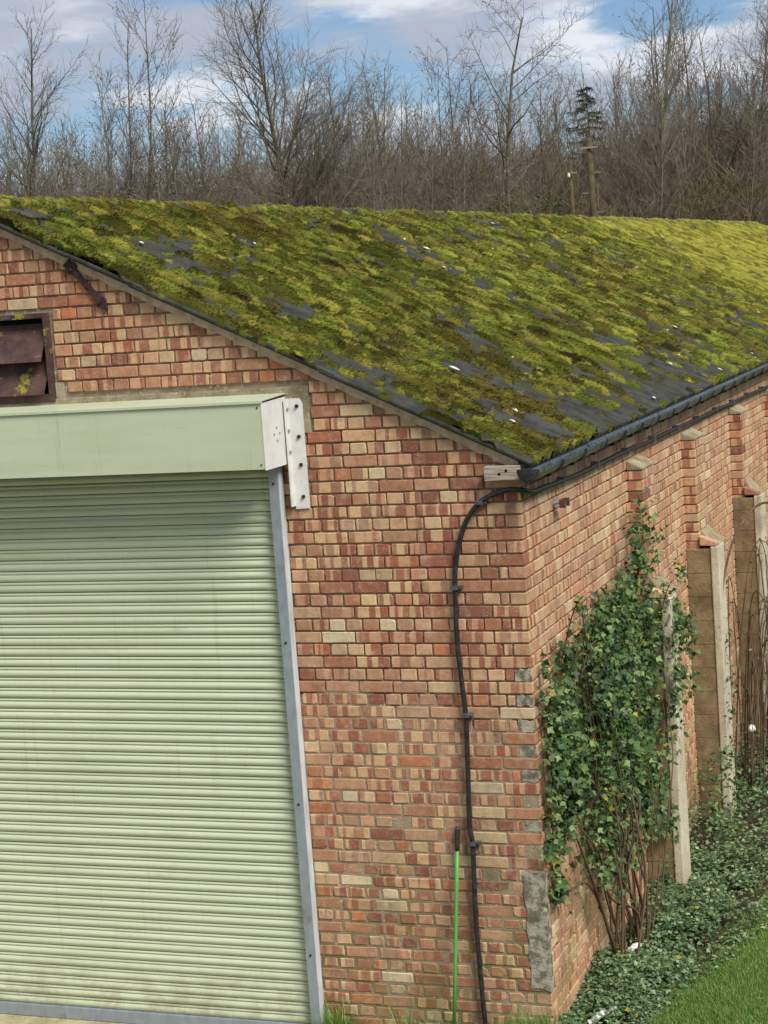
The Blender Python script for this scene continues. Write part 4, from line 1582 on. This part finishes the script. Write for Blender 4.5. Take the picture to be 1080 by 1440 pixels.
def blades(n, xf, seed, hmin, hmax, wid=0.004):
    g_ = np.random.default_rng(seed)
    x, y, z = xf(g_, n)
    n = len(x)
    az = g_.uniform(0, 2 * np.pi, n)
    L_ = g_.uniform(hmin, hmax, n)
    lean = g_.uniform(0.1, 1.4, n)
    d_ = np.stack([np.cos(az) * lean, np.sin(az) * lean, np.ones(n)], -1); d_ /= np.linalg.norm(d_, axis=1)[:, None]
    s_ = np.stack([-np.sin(az), np.cos(az), np.zeros(n)], -1)
    nn = np.cross(s_, d_)
    tv = BLADE_V
    W = wid * g_.uniform(0.7, 1.4, n)
    P_ = (tv[None, :, 0:1] * s_[:, None, :] * W[:, None, None] + tv[None, :, 1:2] * d_[:, None, :] * L_[:, None, None] + tv[None, :, 2:3] * nn[:, None, :] * L_[:, None, None])
    P_ = P_ + np.stack([x, y, z], -1)[:, None, :]
    F_ = (BLADE_F[None] + (np.arange(n) * 5)[:, None, None]).reshape(-1, 3)
    c_ = greens(n, [lin(92, 128, 56), lin(106, 142, 64), lin(120, 154, 74), lin(82, 116, 52), lin(138, 158, 92), lin(140, 144, 84)], g_, 0.2)
    pt_ = fbm(x * 1.6, y * 1.6, 17, 3)[:, None]
    c_ = c_ * (0.8 + 0.45 * pt_)
    return P_.reshape(-1, 3), F_, np.repeat(c_, 5, 0)


def lawn_xy(g_, n):
    y = g_.uniform(-0.3, 5.0, n)
    ed = bed_edge(y) + 0.10 * (fbm(y * 7.0, y * 0, 5, 3) - 0.5)
    x = ed + np.where(g_.random(n) < 0.06, -0.2 * g_.random(n) ** 2, g_.uniform(-0.02, 1.0, n) * 1.2)
    return x, y, np.full(n, GZ + 0.045)


def tuft_xy(g_, n):
    cs = np.array([(-0.11, -0.10), (-0.05, -0.15), (-0.18, -0.12), (0.03, -0.12), (-1.53, -0.07), (-1.46, -0.08), (-0.98, -0.08), (-0.3, -0.08), (-0.72, -0.09)])
    i_ = g_.choice(len(cs), n, p=[.25, .20, .17, .14, .06, .06, .04, .04, .04])
    x = cs[i_, 0] + g_.normal(0, 0.035, n); y = np.minimum(cs[i_, 1] + g_.normal(0, 0.03, n), -0.03)
    return x, y, np.full(n, GZ + 0.04)


gr = joined('grass', [blades(120000, lawn_xy, 8, 0.018, 0.048, 0.0036), blades(4200, tuft_xy, 9, 0.12, 0.34, 0.006)], 'grass')
tag(gr, 'short green lawn grass beyond the bed and tufts at the wall foot', 'grass', kind='stuff')

# ------------------------------------------------------------------ litter
def crumple(name, pts, r, mat, label, cat, seed):
    g_ = random.Random(seed)
    mb = MB()
    cr = catmull(pts, 4)
    mb.tube(cr, [r * g_.uniform(0.75, 1.15) * (0.7 if i in (0, len(cr) - 1) else 1) for i in range(len(cr))], 9)
    mb.v = [(x + g_.uniform(-1, 1) * r * 0.18, y + g_.uniform(-1, 1) * r * 0.18, max(z + g_.uniform(-1, 1) * r * 0.18, GZ + 0.03)) for x, y, z in mb.v]
    o = mb.build(name, mat)
    tag(o, label, cat)
    return o


crumple('plastic_tube', [(0.17, 0.14, GZ + 0.13), (0.21, 0.26, GZ + 0.155), (0.265, 0.38, GZ + 0.17), (0.31, 0.47, GZ + 0.165)], 0.026, 'litter_white', 'crumpled white plastic tube lying at the end of the bed by the lawn', 'litter', 1)
crumple('paper_scrap', [(0.20, 1.38, GZ + 0.20), (0.22, 1.45, GZ + 0.215), (0.25, 1.52, GZ + 0.205)], 0.022, 'litter_white', 'white paper scrap at the foot of the climbing shrub', 'litter', 2)
crumple('white_rag', [(0.42, 5.68, 0.56), (0.44, 5.72, 0.59), (0.44, 5.76, 0.56)], 0.026, 'litter_white', 'small white rag caught in the bare bramble stems', 'litter', 3)


# ------------------------------------------------------------------ bare trees
def seg_mesh(segs, sides):
    """segs array (n,8): p0 p1 r0 r1"""
    S_ = np.asarray(segs, float)
    p0, p1, r0, r1 = S_[:, :3], S_[:, 3:6], S_[:, 6], S_[:, 7]
    d = p1 - p0
    L_ = np.linalg.norm(d, axis=1); d = d / np.maximum(L_, 1e-6)[:, None]
    ref = np.where(np.abs(d[:, 2:3]) < 0.9, np.array([[0, 0, 1.0]]), np.array([[1.0, 0, 0]]))
    u = np.cross(d, ref); u /= np.linalg.norm(u, axis=1)[:, None]
    w = np.cross(d, u)
    V_ = []
    for (p, r) in ((p0, r0), (p1, r1)):
        for k in range(sides):
            a = 2 * math.pi * k / sides
            V_.append(p + (u * math.cos(a) + w * math.sin(a)) * r[:, None])
    V_ = np.stack(V_, 1)
    n = len(S_)
    F_ = np.array([(k, (k + 1) % sides, sides + (k + 1) % sides, sides + k) for k in range(sides)])
    F_ = (F_[None] + (np.arange(n) * 2 * sides)[:, None, None]).reshape(-1, 4)
    return V_.reshape(-1, 3), F_


def grow_tree(seed, H, r0, levels, trunk_frac=0.9, first=0.22, ang=0.62, n1=26, len1=0.40, up_=0.25, fork=False, clumps=0, wob=0.035):
    g_ = random.Random(seed)
    thick, thin, tipsp = [], [], []

    def branch(p, d, L, r, lev):
        nseg = max(3, int(L / (0.55 if lev else 0.8))) if lev < 3 else 2
        nseg = min(nseg, 14)
        p = Vector(p); d = Vector(d).normalized()
        step = L / nseg
        nodes = []
        for i in range(nseg):
            t = (i + 1) / nseg
            d = (d + Vector((g_.gauss(0, 1), g_.gauss(0, 1), g_.gauss(0, 0.6))) * (wob if lev == 0 else 0.13) + Vector((0, 0, up_ * (0.25 if lev else 0.35)))).normalized()
            q = p + d * step
            ra = r * (1 - 0.86 * (i / nseg)); rb = r * (1 - 0.86 * t)
            (thick if lev <= 1 else thin).append((*p, *q, ra, rb))
            nodes.append((t, q.copy(), d.copy(), rb, p.copy()))
            p = q
        tipsp.append(tuple(p))
        if lev >= levels:
            return
        if lev == 0:
            cnt = n1
        elif lev == 1:
            cnt = max(3, int(L / 0.25))
        else:
            cnt = max(2, int(L / 0.17))
        for c_ in range(cnt):
            t = first + (1 - first) * (c_ + g_.random()) / cnt if lev == 0 else 0.15 + 0.83 * (c_ + g_.random()) / cnt
            idx = min(int(t * nseg), nseg - 1)
            _, q, dd, rr_, pp = nodes[idx]
            fr = t * nseg - idx
            o_ = pp.lerp(q, min(max(fr, 0), 1))
            az = g_.uniform(0, 2 * math.pi)
            perp = dd.orthogonal().normalized()
            perp.rotate(Matrix.Rotation(az, 3, dd))
            a_ = ang * g_.uniform(0.7, 1.3) * (1.0 if lev == 0 else 1.15)
            nd = dd * math.cos(a_) + perp * math.sin(a_)
            if lev == 0:
                Ln = H * len1 * (1.05 - 0.78 * t) * g_.uniform(0.7, 1.2)
                rn = max(0.012, r * (1 - 0.86 * t) * 0.5)
            elif lev == 1:
                Ln = L * 0.42 * (1.1 - 0.6 * t) * g_.uniform(0.6, 1.3)
                rn = max(0.0085, rr_ * 0.55)
            else:
                Ln = min(L * 0.55, 0.75) * g_.uniform(0.6, 1.3)
                rn = 0.0072
            if Ln > 0.12:
                branch(o_, nd, Ln, rn, lev + 1)

    if fork:
        branch((0, 0, 0), (0.02, 0, 1), H * 0.35, r0, 99)
        for k in range(fork):
            a = 2 * math.pi * k / fork + g_.uniform(-.4, .4)
            branch((0, 0, H * 0.02 * k + 0.15), (0.16 * math.cos(a), 0.16 * math.sin(a), 1), H * g_.uniform(0.75, 0.98), r0 * 0.72, 0)
    else:
        branch((0, 0, 0), (0, 0, 1), H * trunk_frac, r0, 0)
    cl = None
    if clumps:
        cl = []
        for k in range(clumps):
            cl.append(g_.choice(tipsp))
    return thick, thin, cl


def tree_meshes(seed, H, r0, levels=3, **kw):
    thick, thin, cl = grow_tree(seed, H, r0, levels, **kw)
    Vt, Ft = seg_mesh(thick, 6)
    mt = np_mesh('trunk', Vt, Ft, 'bark', smooth=True)
    Vc, Fc = seg_mesh(thin, 3)
    if cl:
        P_ = np.array(cl); n = len(P_)
        g_ = np.random.default_rng(seed)
        P_ = np.repeat(P_, 3, 0) + g_.normal(0, 0.10, (n * 3, 3)); n *= 3
        a_, f_, _ = scatter(np.array([(-.3, 0, 0), (.3, 0, 0), (.2, 1, .1), (-.2, 1, .1)], float), np.array([(0, 1, 2), (0, 2, 3)]), P_, g_.normal(0, 1, (n, 3)) + (0, 0, -.6), g_.normal(0, 1, (n, 3)), g_.uniform(.04, .085, n), np.zeros((n, 3)))
        f_ = a_.reshape(-1, 4, 3)
        Fq = np.arange(len(a_)).reshape(-1, 4) + len(Vc)
        Vc = np.concatenate([Vc, a_]); Fc = np.concatenate([Fc, Fq])
    mc = np_mesh('crown', Vc, Fc, 'twig')
    data = (mt.data, mc.data)
    bpy.data.objects.remove(mt); bpy.data.objects.remove(mc)
    return data


PROTO = {
    'spire': tree_meshes(1, 17.5, 0.17, n1=44, len1=0.36, ang=0.58, up_=0.32),
    'broad': tree_meshes(2, 17.0, 0.19, n1=44, len1=0.44, ang=0.66, up_=0.30),
    'multi': tree_meshes(3, 15.0, 0.12, n1=24, len1=0.34, ang=0.55, up_=0.30, fork=3, clumps=300),
    'thin': tree_meshes(4, 12.5, 0.085, n1=34, len1=0.32, ang=0.6, up_=0.28),
    'open': tree_meshes(6, 15.0, 0.16, n1=17, len1=0.48, ang=0.85, up_=0.18, wob=0.06, first=0.5),
    'dark': tree_meshes(8, 11.5, 0.10, n1=22, len1=0.36, ang=0.62, up_=0.22, fork=2, clumps=700),
    'pale': tree_meshes(12, 18.0, 0.16, n1=40, len1=0.30, ang=0.42, up_=0.34),
}


def tree(kind, x, y, h, rot, label, group, wide=1.0, mat=None):
    base = {'spire': 17.5, 'broad': 17.0, 'multi': 15.0, 'thin': 12.5, 'open': 15.0, 'dark': 11.5, 'pale': 18.0}[kind]
    o = empty('bare_tree', (x, y, float(terrain_z(np.array(x), np.array(y))) - 0.05))
    k = h / base
    o.scale = (k * wide, k * wide, k)
    o.rotation_euler = (random.uniform(-.03, .03), random.uniform(-.03, .03), rot)
    tag(o, label, 'tree', group)
    for nm, me in zip(('trunk', 'crown'), PROTO[kind]):
        c_ = bpy.data.objects.new(nm, me); COL.objects.link(c_); c_.parent = o
    return o


def px_x(px, y):
    """world x on the camera's sight line fan: used only to lay the wood out in plan"""
    f0 = (px - 540) / 2624.48
    d = fwd + right * f0
    return CAM.x + d.x / d.y * (y - CAM.y)


WOOD = 'bare trees of the wood behind the shed'
tree('spire', px_x(82, 54), 54, 17.6, 0.5, 'tall slender bare tree with one straight trunk and upswept branches, far from the poles', None, 1.0)
tree('multi', px_x(200, 56), 56, 16.8, 2.1, 'tall many stemmed bare tree between the slender straight tree and the broad tree', None, 0.95)
tree('broad', px_x(430, 55), 55, 17.6, 1.2, 'broad tall bare tree with a thick trunk and a wide fan of branches', None, 1.0)
tree('open', px_x(735, 62), 62, 17.0, 4.0, 'bare tree with few wide crooked limbs, next to the conifer', None, 1.0)
tree('pale', px_x(965, 60), 60, 18.2, 0.3, 'tall narrow pale bare tree beyond the two utility poles', None, 1.0)
tree('broad', px_x(1068, 66), 66, 16.2, 3.3, 'bare tree at the edge of the wood past the narrow pale tree', None, 1.0)
tree('thin', px_x(262, 58), 58, 14.4, 1.0, 'thin bare tree crowded beside the many stemmed tree', None, 1.0)
lay = [('thin', 45, 57, 12.8), ('thin', 108, 62, 14.0), ('thin', 150, 64, 13.6), ('thin', 285, 63, 14.6), ('thin', 325, 58, 12.6), ('thin', 455, 64, 14.0), ('thin', 575, 66, 14.6), ('multi', 545, 70, 14.8), ('thin', 690, 66, 13.6), ('thin', 845, 68, 12.6), ('thin', 940, 57, 12.4), ('thin', 985, 64, 14.6), ('thin', 1050, 56, 11.8),
       ('thin', 20, 60, 13.5), ('thin', 130, 52, 12.2), ('dark', 160, 50, 11.4), ('dark', 232, 52, 12.6), ('thin', 300, 56, 12.4), ('dark', 345, 54, 11.2), ('thin', 372, 60, 13.4),
       ('dark', 405, 52, 11.2), ('thin', 490, 55, 12.0), ('thin', 530, 58, 13.0), ('thin', 560, 54, 11.6), ('thin', 600, 60, 14.2), ('multi', 632, 62, 14.2), ('thin', 660, 56, 12.0),
       ('dark', 690, 58, 10.8), ('thin', 790, 64, 12.6), ('dark', 820, 70, 10.8), ('thin', 905, 60, 11.6), ('multi', 925, 68, 15.5), ('thin', 1010, 58, 12.8), ('multi', 1035, 64, 14.6),
       ('thin', 1110, 60, 13.0), ('broad', 1170, 62, 15.5), ('spire', -40, 58, 16.0), ('thin', -90, 55, 13.0), ('multi', -150, 60, 15.0), ('thin', 1230, 58, 12), ('dark', 1290, 60, 11),
       ('thin', 60, 66, 14.5), ('thin', 340, 66, 15.0), ('spire', 515, 72, 16.2), ('thin', 770, 76, 14.5), ('pale', 880, 78, 15.0), ('thin', 1000, 74, 15.5)]
for i, (k, px, y, h) in enumerate(lay):
    lab = {'thin': 'thin bare tree standing among the brown scrub of the wood', 'dark': 'short bare tree hung with dark dead leaves in the scrub of the wood',
           'multi': 'many stemmed bare tree standing deeper in the scrub of the wood', 'broad': 'spreading bare tree on the fringe of the wood', 'spire': 'straight bare tree standing further back in the wood',
           'pale': 'narrow pale bare tree standing further back in the wood'}[k]
    tree(k, px_x(px, y), y, h, random.uniform(0, 6.28), lab, lab.replace(' bare tree', ' bare trees', 1), random.uniform(0.9, 1.15))

# conifer
con = empty('conifer', (px_x(858, 72), 72, float(terrain_z(np.array(px_x(858, 72)), np.array(72.0)))))
tag(con, 'sparse dark conifer rising behind the utility poles', 'tree')
g_ = random.Random(4)
CH = 13.2 - con.location.z + GZ
mb = MB(); mb.tube([(0, 0, 0), (0.05, 0, CH * 0.5), (0, 0.02, CH)], [0.16, 0.10, 0.015], 6)
mb.build('trunk', 'bark', con, True)
segs = []
for k in range(105):
    t = 0.18 + 0.81 * (k + g_.random()) / 105
    z = CH * t
    L_ = (0.45 + 3.3 * (1 - t)) * g_.uniform(0.55, 1.15)
    a = g_.uniform(0, 6.28)
    dv = Vector((math.cos(a), math.sin(a), g_.uniform(-0.28, 0.05)))
    p = Vector((0, 0, z)); prev = p
    nseg = 5
    for i in range(nseg):
        q = p + dv * L_ * (i + 1) / nseg + Vector((0, 0, -0.05 * L_ * ((i + 1) / nseg) ** 2 * 2 + (0.12 * L_ if i == nseg - 1 else 0)))
        segs.append((*prev, *q, 0.02, 0.012))
        for j in range(12):
            o_ = prev.lerp(q, g_.random())
            sd = Vector((g_.gauss(0, .6), g_.gauss(0, .6), g_.uniform(-0.9, 0.15))).normalized() * g_.uniform(0.1, 0.28) + dv * 0.08
            segs.append((*o_, *(o_ + sd), 0.016, 0.006))
        prev = q
Vc, Fc = seg_mesh(segs, 3)
np_mesh('crown', Vc, Fc, 'needle', con)

# utility poles
for (px, y, top, rad, lab, arms) in ((859, 50, 9.12, 0.105, 'thick mossy timber utility pole with a crossarm in front of the wood', True), (831, 53, 8.45, 0.07, 'thin short timber utility pole with a white insulator beside the thick pole', False)):
    up0 = empty('utility_pole', (px_x(px, y), y, GZ)); tag(up0, lab, 'pole')
    H_ = top - GZ
    mb = MB(); mb.tube([(0, 0, 0), (0.0, 0, H_ * 0.6), (-0.03, 0, H_)], [rad * 1.2, rad * 1.05, rad * 0.92], 12)
    mb.build('post', 'pole', up0, True)
    if arms:
        mb = MB(); mb.box(-0.32, 0.27, -0.16, -0.10, H_ - 0.36, H_ - 0.31); mb.build('crossarm', 'timber', up0, bevel=0.01)
        for i, dz in enumerate((1.15, 1.8, 2.45, 3.1, 3.3)):
            sg = 1 if i % 2 == 0 else -1
            mb = MB(); mb.tube([(sg * 0.08, -0.02, H_ - dz), (sg * 0.33, -0.03, H_ - dz)], 0.016, 6); mb.build('step_iron', 'galv', up0)
    else:
        mb = MB(); mb.box(-0.12, 0.22, -0.12, -0.07, H_ - 0.30, H_ - 0.26); mb.build('crossarm', 'timber', up0, bevel=0.01)
        mb = MB(); mb.tube([(-0.06, -0.13, H_ - 0.44), (-0.06, -0.13, H_ - 0.37), (-0.06, -0.13, H_ - 0.28)], [0.045, 0.055, 0.03], 10); mb.build('insulator', 'litter_white', up0, True)

# scrub: bushy undergrowth of the wood, one mass
protos = bpy.data.collections.new('scrub_prototypes')
for sd in range(5):
    g_ = random.Random(100 + sd)
    segs = []
    for st_ in range(11):
        a = g_.uniform(0, 6.28)
        p = Vector((g_.gauss(0, .5), g_.gauss(0, .5), 0))
        d = Vector((0.28 * math.cos(a), 0.28 * math.sin(a), 1)).normalized()
        Ls = g_.uniform(3.2, 6.0)
        for i in range(8):
            d = (d + Vector((g_.gauss(0, .12), g_.gauss(0, .12), 0.06))).normalized()
            q = p + d * Ls / 8
            segs.append((*p, *q, 0.03 * (1 - i / 9), 0.03 * (1 - (i + 1) / 9)))
            for j in range(4):
                o_ = p.lerp(q, g_.random())
                dd = (d + Vector((g_.gauss(0, .65), g_.gauss(0, .65), g_.gauss(0.1, .35)))).normalized()
                L2 = g_.uniform(0.5, 1.5)
                e1 = o_ + dd * L2 * .5; dd2 = (dd + Vector((g_.gauss(0, .25), g_.gauss(0, .25), .15))).normalized(); e2 = e1 + dd2 * L2 * .5
                segs.append((*o_, *e1, 0.012, 0.009)); segs.append((*e1, *e2, 0.009, 0.005))
                for m_ in range(4):
                    o2 = o_.lerp(e2, g_.uniform(.2, 1)); d3 = (dd + Vector((g_.gauss(0, .8), g_.gauss(0, .8), g_.gauss(0.1, .5)))).normalized()
                    segs.append((*o2, *(o2 + d3 * g_.uniform(.2, .7)), 0.0075, 0.0045))
            p = q
    Vs_, Fs_ = seg_mesh(segs, 3)
    o = np_mesh('scrub_bush', Vs_, Fs_, 'scrub')
    COL.objects.unlink(o); protos.objects.link(o)

pts, scl, rot = [], [], []
g2 = np.random.default_rng(77)
for (ya, yb, n_, s0, s1) in ((55, 66, 120, 1.15, 1.55), (66, 85, 150, 1.2, 1.6), (85, 108, 170, 1.2, 1.6), (108, 130, 160, 1.1, 1.6)):
    for k in range(n_):
        y = g2.uniform(ya, yb)
        xl, xr = px_x(-260, y), px_x(1340, y)
        x = g2.uniform(xl, xr)
        pts.append((x, y, float(terrain_z(np.array(x), np.array(y))) - 0.1)); scl.append(g2.uniform(s0, s1)); rot.append((0, 0, g2.uniform(0, 6.28)))
me = bpy.data.meshes.new('scrub')
me.from_pydata(pts, [], [])
a = me.attributes.new('scl', 'FLOAT', 'POINT'); a.data.foreach_set('value', scl)
a = me.attributes.new('rot', 'FLOAT_VECTOR', 'POINT'); a.data.foreach_set('vector', np.array(rot).ravel())
scrub = link('scrub', me)
tag(scrub, 'dense brown scrub filling the wood behind the shed', 'scrub', kind='stuff')
ng = bpy.data.node_groups.new('scrub_scatter', 'GeometryNodeTree')
ng.interface.new_socket('Geometry', in_out='INPUT', socket_type='NodeSocketGeometry')
ng.interface.new_socket('Geometry', in_out='OUTPUT', socket_type='NodeSocketGeometry')
gi = ng.nodes.new('NodeGroupInput'); go_ = ng.nodes.new('NodeGroupOutput')
iop = ng.nodes.new('GeometryNodeInstanceOnPoints'); ci = ng.nodes.new('GeometryNodeCollectionInfo')
ci.inputs['Collection'].default_value = protos
ci.inputs['Separate Children'].default_value = True
ci.inputs['Reset Children'].default_value = True
iop.inputs['Pick Instance'].default_value = True
na = ng.nodes.new('GeometryNodeInputNamedAttribute'); na.data_type = 'FLOAT'; na.inputs['Name'].default_value = 'scl'
nr = ng.nodes.new('GeometryNodeInputNamedAttribute'); nr.data_type = 'FLOAT_VECTOR'; nr.inputs['Name'].default_value = 'rot'
ng.links.new(gi.outputs[0], iop.inputs['Points']); ng.links.new(ci.outputs[0], iop.inputs['Instance'])
ng.links.new(na.outputs[0], iop.inputs['Scale'])
ng.links.new(nr.outputs[0], iop.inputs['Rotation'])
ng.links.new(iop.outputs[0], go_.inputs[0])
md = scrub.modifiers.new('scatter', 'NODES'); md.node_group = ng

# saplings: close-grown thin stems that fill the wood between the big trees, one mass
saps = bpy.data.collections.new('sapling_prototypes')
for sd in range(4):
    th, tn_, _ = grow_tree(200 + sd, 10.5, 0.05, 2 if sd % 2 else 3, n1=26, len1=0.26, ang=0.55, up_=0.3, first=0.12, fork=(0 if sd < 2 else 2))
    Vs_, Fs_ = seg_mesh(list(th) + list(tn_), 3)
    o = np_mesh('sapling', Vs_, Fs_, 'scrub' if sd % 2 else 'twig')
    COL.objects.unlink(o); saps.objects.link(o)
pts, scl, rot = [], [], []
for (ya, yb, n_, s0, s1) in ((57, 72, 170, 0.95, 1.35), (72, 98, 190, 1.0, 1.4)):
    for k in range(n_):
        y = g2.uniform(ya, yb); x = g2.uniform(px_x(-230, y), px_x(1310, y))
        pts.append((x, y, float(terrain_z(np.array(x), np.array(y))) - 0.1)); scl.append(g2.uniform(s0, s1)); rot.append((g2.normal(0, .03), g2.normal(0, .03), g2.uniform(0, 6.28)))
me = bpy.data.meshes.new('saplings')
me.from_pydata(pts, [], [])
a = me.attributes.new('scl', 'FLOAT', 'POINT'); a.data.foreach_set('value', scl)
a = me.attributes.new('rot', 'FLOAT_VECTOR', 'POINT'); a.data.foreach_set('vector', np.array(rot).ravel())
sapl = link('saplings', me)
tag(sapl, 'crowded thin grey saplings filling the wood between the larger trees', 'saplings', kind='stuff')
ng2 = ng.copy()
[n for n in ng2.nodes if n.bl_idname == 'GeometryNodeCollectionInfo'][0].inputs['Collection'].default_value = saps
md = sapl.modifiers.new('scatter', 'NODES'); md.node_group = ng2

# two evergreen shrubs at the wood's edge
for i, (px, y, h, w) in enumerate(((772, 52, 8.4, 2.0), (700, 54, 8.2, 1.3))):
    hb = empty('evergreen_shrub', (px_x(px, y), y, GZ))
    tag(hb, ['bushy dark green evergreen shrub showing over the ridge beside the poles', 'narrow olive evergreen shrub in the scrub, away from the poles'][i], 'shrub')
    g_ = np.random.default_rng(50 + i)
    n_ = 5200
    cl = g_.normal(0, .42, (90, 3)) * (w, w, h * 0.32) + (0, 0, h * 0.6)
    P = cl[g_.integers(0, 90, n_)] + g_.normal(0, .16, (n_, 3))
    P = P[P[:, 2] > 0.3]; n_ = len(P)
    joined('foliage', [scatter(OVAL_V, OVAL_F, P, g_.normal(0, 1, (n_, 3)), g_.normal(0, .6, (n_, 3)) + (0.3, -.4, .7), g_.uniform(.07, .14, n_), greens(n_, [lin(52, 76, 32), lin(66, 88, 38), lin(40, 62, 30)], g_))], 'leaf', hb)['kind'] = 'stuff'
    mb = MB(); mb.tube([(0, 0, 0), (0.05, 0, h * .5), (0, 0, h * .85)], [.07, .05, .02], 6); mb.build('stem', 'bark', hb, True)
